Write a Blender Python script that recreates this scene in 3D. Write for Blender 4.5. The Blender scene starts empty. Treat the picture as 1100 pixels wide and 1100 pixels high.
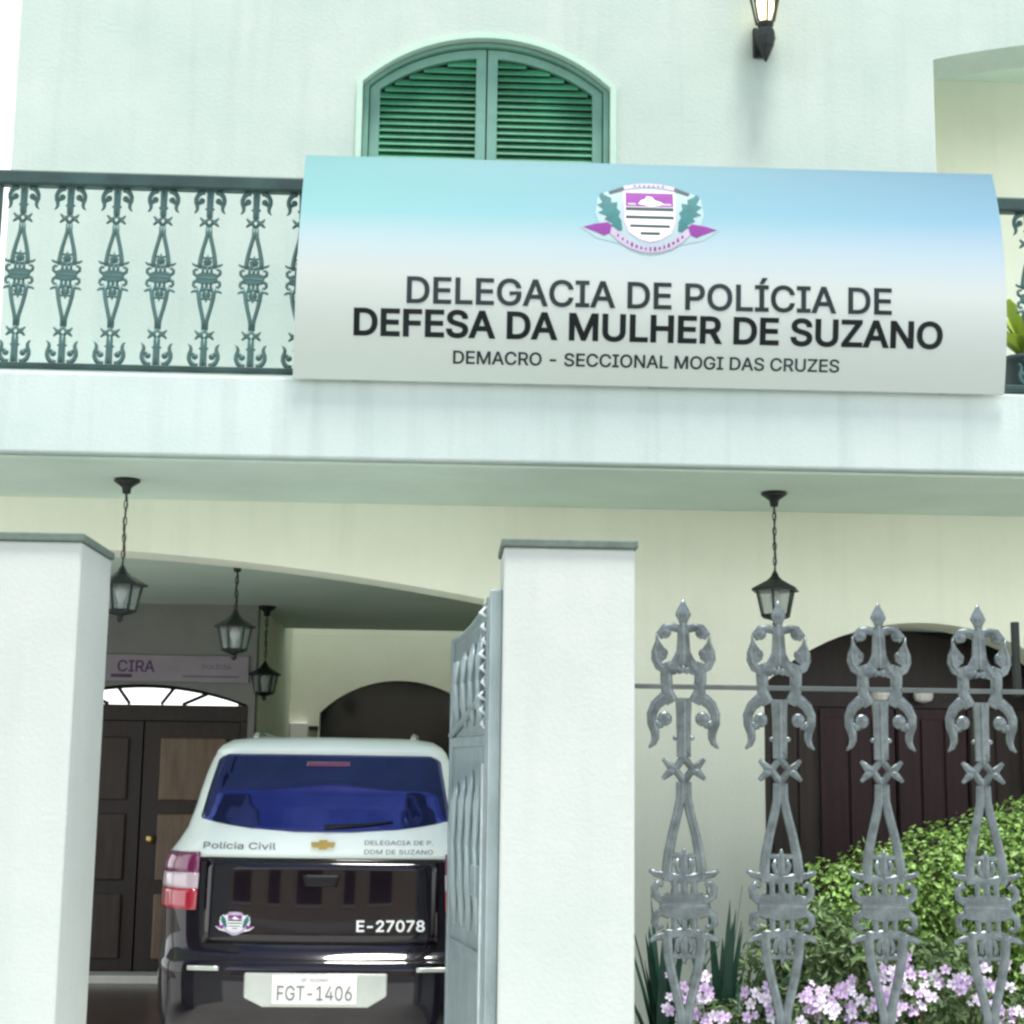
import bpy, bmesh, math, random
import numpy as np
from mathutils import Vector, Matrix
random.seed(7)
rnd = random.Random(11)
C = bpy.context.scene.collection
SC = bpy.context.scene

# ------------------------------------------------------------------ camera, sky, sun, exposure
cam_d = bpy.data.cameras.new('camera'); cam = bpy.data.objects.new('camera', cam_d); C.objects.link(cam)
PITCH, YAW, ROLL = math.radians(9.20186), math.radians(2.22168), math.radians(0.77981)
_f = Vector((math.sin(YAW)*math.cos(PITCH), math.cos(YAW)*math.cos(PITCH), math.sin(PITCH)))
_r = Vector((math.cos(YAW), -math.sin(YAW), 0)); _u = _r.cross(_f)
_R = math.cos(ROLL)*_r + math.sin(ROLL)*_u; _U = -math.sin(ROLL)*_r + math.cos(ROLL)*_u
_m = Matrix((_R, _U, -_f)).transposed().to_4x4(); _m.translation = (0, 0, 1.6)
cam.matrix_world = _m
cam_d.sensor_width = 36; cam_d.lens = 36*1700/1100; cam_d.clip_end = 2000; cam_d.clip_start = .05
SC.camera = cam
SUN_EL, SUN_AZ = math.radians(76), math.radians(165)      # azimuth clockwise from +Y: behind the camera, to its right
W = bpy.data.worlds.new('World'); SC.world = W; W.use_nodes = True
wn = W.node_tree; bg = wn.nodes['Background']
sky = wn.nodes.new('ShaderNodeTexSky'); sky.sky_type = 'NISHITA'; sky.sun_disc = False
sky.sun_elevation = SUN_EL; sky.sun_rotation = SUN_AZ; sky.air_density = 1.0; sky.dust_density = 0.6
tc = wn.nodes.new('ShaderNodeTexCoord'); mp = wn.nodes.new('ShaderNodeMapping'); mp.inputs['Scale'].default_value = (1, 1, 2.6)
nz = wn.nodes.new('ShaderNodeTexNoise'); nz.inputs['Scale'].default_value = 2.2; nz.inputs['Detail'].default_value = 7
rp = wn.nodes.new('ShaderNodeValToRGB'); rp.color_ramp.elements[0].position = .40; rp.color_ramp.elements[1].position = .62
mx = wn.nodes.new('ShaderNodeMixRGB'); mx.inputs[2].default_value = (13, 13.4, 13.4, 1)
wn.links.new(tc.outputs['Generated'], mp.inputs[0]); wn.links.new(mp.outputs[0], nz.inputs[0]); wn.links.new(nz.outputs[0], rp.inputs[0])
sep = wn.nodes.new('ShaderNodeSeparateXYZ'); wn.links.new(tc.outputs['Generated'], sep.inputs[0])
# thin white cloud: thick ahead (north, +Y) and low, open blue high overhead
mh = wn.nodes.new('ShaderNodeMapRange'); mh.inputs[1].default_value = .50; mh.inputs[2].default_value = .78; mh.inputs[3].default_value = 1; mh.inputs[4].default_value = 0
wn.links.new(sep.outputs['Z'], mh.inputs[0])
mh2 = wn.nodes.new('ShaderNodeMapRange'); mh2.inputs[1].default_value = .52; mh2.inputs[2].default_value = .30; wn.links.new(sep.outputs['Z'], mh2.inputs[0])
mxx = wn.nodes.new('ShaderNodeMath'); mxx.operation = 'MAXIMUM'; wn.links.new(rp.outputs[0], mxx.inputs[0]); wn.links.new(mh2.outputs[0], mxx.inputs[1])
mul = wn.nodes.new('ShaderNodeMath'); mul.operation = 'MULTIPLY'; wn.links.new(mxx.outputs[0], mul.inputs[0]); wn.links.new(mh.outputs[0], mul.inputs[1])
wn.links.new(mul.outputs[0], mx.inputs[0]); wn.links.new(sky.outputs[0], mx.inputs[1]); wn.links.new(mx.outputs[0], bg.inputs[0])
bg.inputs[1].default_value = 0.11
sl = bpy.data.lights.new('sun', 'SUN'); sl.energy = 4.0; sl.angle = math.radians(14); sl.color = (1, .96, .9)
so = bpy.data.objects.new('sun', sl); C.objects.link(so)
sd = Vector((math.sin(SUN_AZ)*math.cos(SUN_EL), math.cos(SUN_AZ)*math.cos(SUN_EL), math.sin(SUN_EL)))
so.rotation_euler = sd.to_track_quat('Z', 'Y').to_euler(); so.location = (6, -12, 9)
SC.view_settings.view_transform = 'Standard'; SC.view_settings.look = 'None'; SC.view_settings.gamma = 1
SC.view_settings.exposure = 0.72
SC.render.engine = 'CYCLES'; SC.cycles.max_bounces = 8; SC.cycles.filter_width = 2.6

# ------------------------------------------------------------------ materials
def mat(name, col, rough=.6, metal=0, var=.08, scale=6, bump=0, bscale=60, spec=.5, coat=0, streak=0, hue=None, emis=None, estr=0, stretch=(1, 1, 1)):
    m = bpy.data.materials.new(name); m.use_nodes = True; t = m.node_tree; b = t.nodes['Principled BSDF']
    b.inputs['Roughness'].default_value = rough; b.inputs['Metallic'].default_value = metal
    b.inputs['Specular IOR Level'].default_value = spec; b.inputs['Coat Weight'].default_value = coat
    b.inputs['Coat Roughness'].default_value = .03; b.inputs['Coat IOR'].default_value = 1.55
    tx = t.nodes.new('ShaderNodeTexCoord'); mpn = t.nodes.new('ShaderNodeMapping'); mpn.inputs['Scale'].default_value = stretch
    t.links.new(tx.outputs['Object'], mpn.inputs[0])
    n = t.nodes.new('ShaderNodeTexNoise'); n.inputs['Scale'].default_value = scale; n.inputs['Detail'].default_value = 6
    n.inputs['Roughness'].default_value = .65
    t.links.new(mpn.outputs[0], n.inputs[0])
    r = t.nodes.new('ShaderNodeValToRGB'); r.color_ramp.elements[0].position = .3; r.color_ramp.elements[1].position = .7
    r.color_ramp.elements[0].color = (*[c*(1-var) for c in col], 1); r.color_ramp.elements[1].color = (*[min(1, c*(1+var)*h) for c, h in zip(col, hue or (1, 1, 1))], 1)
    t.links.new(n.outputs[0], r.inputs[0]); out = r.outputs[0]
    if streak:
        m2 = t.nodes.new('ShaderNodeMapping'); m2.inputs['Scale'].default_value = (9, 9, .55); t.links.new(tx.outputs['Object'], m2.inputs[0])
        n2 = t.nodes.new('ShaderNodeTexNoise'); n2.inputs['Scale'].default_value = 1.0; n2.inputs['Detail'].default_value = 5
        t.links.new(m2.outputs[0], n2.inputs[0])
        r2 = t.nodes.new('ShaderNodeValToRGB'); r2.color_ramp.elements[0].position = .5; r2.color_ramp.elements[1].position = .75
        r2.color_ramp.elements[0].color = (0, 0, 0, 1); r2.color_ramp.elements[1].color = (streak, streak, streak, 1)
        t.links.new(n2.outputs[0], r2.inputs[0])
        mxn = t.nodes.new('ShaderNodeMixRGB'); mxn.inputs[2].default_value = (.20, .26, .235, 1)
        t.links.new(r2.outputs[0], mxn.inputs[0]); t.links.new(out, mxn.inputs[1]); out = mxn.outputs[0]
    t.links.new(out, b.inputs['Base Color'])
    if bump:
        n3 = t.nodes.new('ShaderNodeTexNoise'); n3.inputs['Scale'].default_value = bscale; n3.inputs['Detail'].default_value = 4
        bp = t.nodes.new('ShaderNodeBump'); bp.inputs['Strength'].default_value = bump; bp.inputs['Distance'].default_value = .02
        t.links.new(tx.outputs['Object'], n3.inputs[0]); t.links.new(n3.outputs[0], bp.inputs['Height']); t.links.new(bp.outputs[0], b.inputs['Normal'])
    if emis:
        b.inputs['Emission Color'].default_value = (*emis, 1); b.inputs['Emission Strength'].default_value = estr
    return m

M = {}
M['wall'] = mat('wall_paint', (.425, .53, .48), .85, var=.06, scale=1.3, bump=.12, bscale=45, streak=.12, hue=(1.07, .99, 1.0))
M['lower'] = mat('lower_wall_paint', (.86, .90, .76), .85, var=.035, scale=1.5, bump=.12, bscale=45, streak=.06)
M['slab'] = mat('slab_paint', (.47, .58, .55), .8, var=.05, scale=1.6, bump=.1, bscale=50, streak=.18, hue=(1.06, .99, 1.0))
M['pillar'] = mat('pillar_paint', (.465, .525, .50), .85, var=.045, scale=1.4, bump=.12, bscale=50, streak=.07, hue=(1.05, 1.0, 1.0))
M['soffit'] = mat('soffit_paint', (.58, .72, .63), .85, var=.06, scale=2, bump=.08)
M['garagewall'] = mat('garage_wall_paint', (.72, .76, .62), .85, var=.05, scale=2, bump=.08)
M['shadewall'] = mat('shaded_wall_paint', (.24, .25, .235), .85, var=.08, scale=3, bump=.08)  # shade on the entrance wall put into its base colour
M['cap'] = mat('pillar_cap_tile', (.10, .14, .12), .6, var=.25, scale=14)
M['floor'] = mat('garage_tile', (.10, .065, .055), .25, var=.25, scale=5)
M['conc'] = mat('concrete', (.60, .60, .57), .9, var=.12, scale=3, bump=.2)
M['asphalt'] = mat('asphalt', (.20, .20, .19), .9, var=.25, scale=30, bump=.3, bscale=120)
M['soil'] = mat('soil', (.16, .125, .095), 1, var=.35, scale=20, bump=.6)
M['earth'] = mat('ground', (.22, .2, .16), 1, var=.2, scale=1)
M['greenshut'] = mat('shutter_paint', (.04, .215, .11), .5, var=.6, scale=1.4, bump=.05)
M['greenframe'] = mat('shutter_frame_paint', (.13, .29, .23), .55, var=.14, scale=5)
M['trimgreen'] = mat('arch_trim_paint', (.42, .60, .50), .7, var=.06)
M['iron'] = mat('lantern_iron', (.008, .014, .012), .45, metal=.2, var=.3, scale=20)
M['rail'] = mat('railing_paint', (.048, .115, .108), .5, metal=.2, var=.30, scale=5)
M['raildark'] = mat('handrail_paint', (.02, .055, .05), .5, metal=.2, var=.4, scale=4)
M['alu'] = mat('cast_aluminium', (.135, .165, .172), .32, metal=.6, var=.45, scale=12, bump=.15, bscale=70)
M['alurail'] = mat('fence_rail_paint', (.10, .12, .12), .4, metal=.5, var=.2, scale=8)
M['gate'] = mat('gate_paint', (.30, .375, .385), .42, metal=.3, var=.22, scale=6, bump=.1, stretch=(1, 1, .35))
M['gatelight'] = mat('gate_lit_metal', (.55, .62, .62), .45, metal=.3, var=.15, scale=10)  # paler gate colour; sky light on the ornament edges painted in
M['door'] = mat('dark_wood', (.016, .008, .007), .5, var=.35, scale=3, bump=.1, stretch=(8, 8, .8))
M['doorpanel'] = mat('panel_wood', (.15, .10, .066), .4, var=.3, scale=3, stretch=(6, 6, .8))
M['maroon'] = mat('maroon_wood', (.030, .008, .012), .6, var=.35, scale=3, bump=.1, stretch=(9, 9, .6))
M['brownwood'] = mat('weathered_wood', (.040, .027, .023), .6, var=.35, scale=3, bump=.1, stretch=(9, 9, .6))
M['black'] = mat('car_black_paint', (.005, .003, .007), .12, var=.2, spec=.1, coat=.85)
M['white'] = mat('car_white_paint', (.80, .90, .86), .3, var=.02, coat=.6)
M['trim'] = mat('black_plastic', (.006, .006, .007), .5, var=.2, spec=.3)
M['carglass'] = mat('sky_blue_glass', (.040, .052, .19), .05, metal=.85, var=.15)  # blue of the reflected sky put into the glass colour
M['chrome'] = mat('chrome', (.75, .77, .76), .16, metal=1, var=.04)
M['gold'] = mat('gold_badge', (.62, .48, .16), .3, metal=.9, var=.1)
M['silver'] = mat('plate_surround', (.52, .57, .53), .3, metal=.5, var=.08)
M['plate'] = mat('plate_white', (.80, .81, .78), .5, var=.03)
M['ink'] = mat('grey_ink', (.16, .17, .17), .6, var=.1)
M['redlens'] = mat('red_lens', (.36, .006, .03), .1, var=.1, coat=1)
M['maglens'] = mat('dark_red_lens', (.15, .006, .075), .1, var=.1, coat=1)
M['clearlens'] = mat('clear_lens', (.52, .42, .48), .12, var=.1, coat=1)
M['tyre'] = mat('tyre_rubber', (.018, .018, .018), .85, var=.2, bump=.2)
M['sticker'] = mat('sticker_white', (.80, .84, .82), .5, var=.04)
M['signtext'] = mat('sign_lettering', (.007, .011, .012), .7, spec=.2, var=.6, scale=2.2)
M['signtext2'] = mat('sign_lettering_grey', (.022, .034, .036), .7, spec=.2, var=.5, scale=2.2)
M['purple'] = mat('crest_purple', (.20, .018, .24), .5, var=.15)
M['teal'] = mat('crest_teal', (.014, .14, .145), .5, var=.2, scale=30)
M['crestwhite'] = mat('crest_white', (.31, .44, .46), .5, var=.03)
M['crestpink'] = mat('crest_ribbon', (.44, .37, .50), .5, var=.08)
M['crestdark'] = mat('crest_dark', (.025, .045, .055), .5, var=.2)
M['bulb'] = mat('lamp_bulb', (.9, .8, .5), .4, var=.02, emis=(1, .80, .42), estr=2.2)
M['gravelpot'] = mat('terracotta_pot', (.028, .05, .055), .5, var=.3)
M['board'] = mat('board_face', (.30, .265, .315), .5, var=.10, scale=3)
M['boardink'] = mat('board_ink', (.085, .03, .12), .6, var=.2)
M['boardink2'] = mat('board_ink_grey', (.17, .15, .18), .6, var=.2)
M['facing'] = mat('opposite_house_paint', (.66, .56, .40), .9, var=.1, scale=1)
M['facingdark'] = mat('opposite_house_shutter', (.07, .05, .04), .6, var=.2)
M['rooftile'] = mat('roof_tile', (.30, .12, .07), .8, var=.25, scale=8, bump=.4)
M['marble'] = mat('marble_step', (.72, .74, .70), .25, var=.08)
M['stem'] = mat('plant_stem', (.09, .07, .04), .8, var=.3)

def glassmat(name, col, alpha):
    m = mat(name, col, .08, var=.1, spec=.5); b = m.node_tree.nodes['Principled BSDF']
    b.inputs['Alpha'].default_value = alpha; return m
M['lampglass'] = glassmat('lantern_glass', (.30, .38, .36), .42)
M['pane'] = glassmat('window_pane', (.05, .05, .055), .75)
M['fanglass'] = glassmat('fanlight_glass', (.85, .87, .86), .05)

def leafmat(name, col, var=.35, trans=.25):
    m = mat(name, col, .5, var=var, scale=9); b = m.node_tree.nodes['Principled BSDF']; t = m.node_tree
    src = b.inputs['Base Color'].links[0].from_socket
    oi = t.nodes.new('ShaderNodeNewGeometry'); hs = t.nodes.new('ShaderNodeHueSaturation')
    mr = t.nodes.new('ShaderNodeMapRange'); mr.inputs[3].default_value = .55; mr.inputs[4].default_value = 1.45
    t.links.new(oi.outputs['Random Per Island'], mr.inputs[0]); t.links.new(mr.outputs[0], hs.inputs['Value']); t.links.new(src, hs.inputs['Color'])
    t.links.new(hs.outputs[0], b.inputs['Base Color'])
    tr = t.nodes.new('ShaderNodeBsdfTranslucent'); t.links.new(hs.outputs[0], tr.inputs[0])
    mxs = t.nodes.new('ShaderNodeMixShader'); mxs.inputs[0].default_value = trans
    o = t.nodes['Material Output']; t.links.new(b.outputs[0], mxs.inputs[1]); t.links.new(tr.outputs[0], mxs.inputs[2]); t.links.new(mxs.outputs[0], o.inputs[0])
    return m
M['leafbright'] = leafmat('hedge_leaf', (.21, .36, .085))
M['leafdull'] = leafmat('shrub_leaf', (.13, .21, .085))
M['leafdark'] = leafmat('sword_leaf', (.022, .085, .055), trans=.1)
M['leafyellow'] = leafmat('yellow_leaf', (.30, .42, .05), .2)
M['petal'] = leafmat('petal', (.60, .46, .70), .08, .25)
M['petalwhite'] = leafmat('petal_white', (.74, .68, .80), .06, .25)

def signmat():
    m = mat('sign_print', (.7, .8, .78), .5, var=.02, spec=.25); t = m.node_tree; b = t.nodes['Principled BSDF']
    tx = t.nodes.new('ShaderNodeTexCoord'); sp = t.nodes.new('ShaderNodeSeparateXYZ'); t.links.new(tx.outputs['Object'], sp.inputs[0])
    def ramp(stops):
        mr = t.nodes.new('ShaderNodeMapRange'); mr.inputs[1].default_value = 0; mr.inputs[2].default_value = 1.19
        t.links.new(sp.outputs['Z'], mr.inputs[0]); r = t.nodes.new('ShaderNodeValToRGB'); t.links.new(mr.outputs[0], r.inputs[0])
        e = r.color_ramp.elements
        e[0].position, e[0].color = stops[0][0], (*stops[0][1], 1); e[1].position, e[1].color = stops[-1][0], (*stops[-1][1], 1)
        for p, c in stops[1:-1]: k = e.new(p); k.color = (*c, 1)
        return r
    a = ramp([(0, (.50, .58, .52)), (.45, (.50, .55, .525)), (.60, (.37, .485, .51)), (.72, (.21, .42, .43)), (1, (.10, .265, .27))])
    c = ramp([(0, (.49, .56, .52)), (.40, (.52, .575, .55)), (.58, (.36, .46, .52)), (.75, (.18, .33, .43)), (1, (.092, .195, .265))])
    mr = t.nodes.new('ShaderNodeMapRange'); mr.inputs[1].default_value = -1.5; mr.inputs[2].default_value = 1.6; t.links.new(sp.outputs['X'], mr.inputs[0])
    mxx = t.nodes.new('ShaderNodeMixRGB'); t.links.new(mr.outputs[0], mxx.inputs[0]); t.links.new(a.outputs[0], mxx.inputs[1]); t.links.new(c.outputs[0], mxx.inputs[2])
    t.links.new(mxx.outputs[0], b.inputs['Base Color']); return m
M['sign'] = signmat()

# ------------------------------------------------------------------ builders
def tag(o, label=None, cat=None, group=None, kind=None):
    if label: o['label'] = label
    if cat: o['category'] = cat
    if group: o['group'] = group
    if kind: o['kind'] = kind
    return o
def thing(name, loc, label, cat, group=None, rz=0):
    o = bpy.data.objects.new(name, None); C.objects.link(o); o.location = loc; o.rotation_euler = (0, 0, rz); o.empty_display_size = .1
    return tag(o, label, cat, group)
def copy_tree(o, parent=None):
    c = o.copy(); C.objects.link(c)
    if parent is not None: c.parent = parent
    for ch in list(o.children): copy_tree(ch, c)
    return c
class MB:
    """collects faces; origin given is subtracted"""
    def __init__(s): s.bm = bmesh.new()
    def box(s, x0, x1, y0, y1, z0, z1):
        v = [s.bm.verts.new(p) for p in ((x0,y0,z0),(x1,y0,z0),(x1,y1,z0),(x0,y1,z0),(x0,y0,z1),(x1,y0,z1),(x1,y1,z1),(x0,y1,z1))]
        for f in ((0,3,2,1),(4,5,6,7),(0,1,5,4),(1,2,6,5),(2,3,7,6),(3,0,4,7)): s.bm.faces.new([v[i] for i in f])
        return s
    def prism(s, poly, y0, y1):
        a = sum(poly[i][0]*poly[(i+1) % len(poly)][1]-poly[(i+1) % len(poly)][0]*poly[i][1] for i in range(len(poly)))
        if a < 0: poly = poly[::-1]
        f = [s.bm.verts.new((x, y0, z)) for x, z in poly]; b = [s.bm.verts.new((x, y1, z)) for x, z in poly]
        s.bm.faces.new(f); s.bm.faces.new(b[::-1]); n = len(poly)
        for i in range(n): j = (i+1) % n; s.bm.faces.new((f[j], f[i], b[i], b[j]))
        return s
    def sweep(s, path, ra, rb=None, side=None, n=8, cap=True):
        """tube of elliptic section: ra in the plane across 'side', rb along side (default Y)"""
        pts = [Vector(p) for p in path]; N = len(pts); S = Vector(side or (0, 1, 0)); rings = []
        ra = ra if isinstance(ra, (list, tuple)) else [ra]*N
        rb = ra if rb is None else (rb if isinstance(rb, (list, tuple)) else [rb]*N)
        for i, p in enumerate(pts):
            t = (pts[min(i+1, N-1)]-pts[max(i-1, 0)]).normalized()
            a = t.cross(S)
            if a.length < 1e-4: a = t.cross(Vector((1, 0, .01)))
            a.normalize(); b = a.cross(t).normalized()
            rings.append([s.bm.verts.new(p+a*(ra[i]*math.cos(2*math.pi*k/n))+b*(rb[i]*math.sin(2*math.pi*k/n))) for k in range(n)])
        for i in range(N-1):
            for k in range(n): s.bm.faces.new((rings[i][k], rings[i][(k+1) % n], rings[i+1][(k+1) % n], rings[i+1][k]))
        if cap: s.bm.faces.new(rings[0][::-1]); s.bm.faces.new(rings[-1])
        return s
    def lathe(s, prof, cx=0, cy=0, n=12, rot=0):
        rings = [[s.bm.verts.new((cx+r*math.cos(2*math.pi*k/n+rot), cy+r*math.sin(2*math.pi*k/n+rot), z)) for k in range(n)] for r, z in prof]
        for i in range(len(rings)-1):
            for k in range(n): s.bm.faces.new((rings[i][k], rings[i][(k+1) % n], rings[i+1][(k+1) % n], rings[i+1][k]))
        s.bm.faces.new(rings[0][::-1]); s.bm.faces.new(rings[-1]); return s
    def ball(s, c, rx, ry, rz, n=8):
        m = 6
        prof = [(math.sin(math.pi*(i+.5)/m), -math.cos(math.pi*(i+.5)/m)) for i in range(m)]
        rings = [[s.bm.verts.new((c[0]+rx*r*math.cos(2*math.pi*k/n), c[1]+ry*r*math.sin(2*math.pi*k/n), c[2]+rz*z)) for k in range(n)] for r, z in prof]
        for i in range(m-1):
            for k in range(n): s.bm.faces.new((rings[i][k], rings[i][(k+1) % n], rings[i+1][(k+1) % n], rings[i+1][k]))
        s.bm.faces.new(rings[0][::-1]); s.bm.faces.new(rings[-1]); return s
    def quad(s, *p): s.bm.faces.new([s.bm.verts.new(q) for q in p]); return s
    def build(s, name, m, parent=None, org=None, bevel=0, smooth=False, loc=None):
        if org is not None:
            for v in s.bm.verts: v.co -= Vector(org)
        bmesh.ops.recalc_face_normals(s.bm, faces=s.bm.faces)
        me = bpy.data.meshes.new(name); s.bm.to_mesh(me); s.bm.free(); me.materials.append(m)
        o = bpy.data.objects.new(name, me); C.objects.link(o)
        if parent is not None: o.parent = parent
        if loc is not None: o.location = loc
        if smooth:
            for p in me.polygons: p.use_smooth = True
        elif name in ('spindle', 'scrolled_bar'):
            for p in me.polygons: p.use_smooth = len(p.vertices) == 4 and p.area < 4e-4
        if bevel:
            b = o.modifiers.new('bevel', 'BEVEL'); b.width = bevel; b.segments = 2; b.limit_method = 'ANGLE'; b.angle_limit = math.radians(40)
        return o

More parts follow.
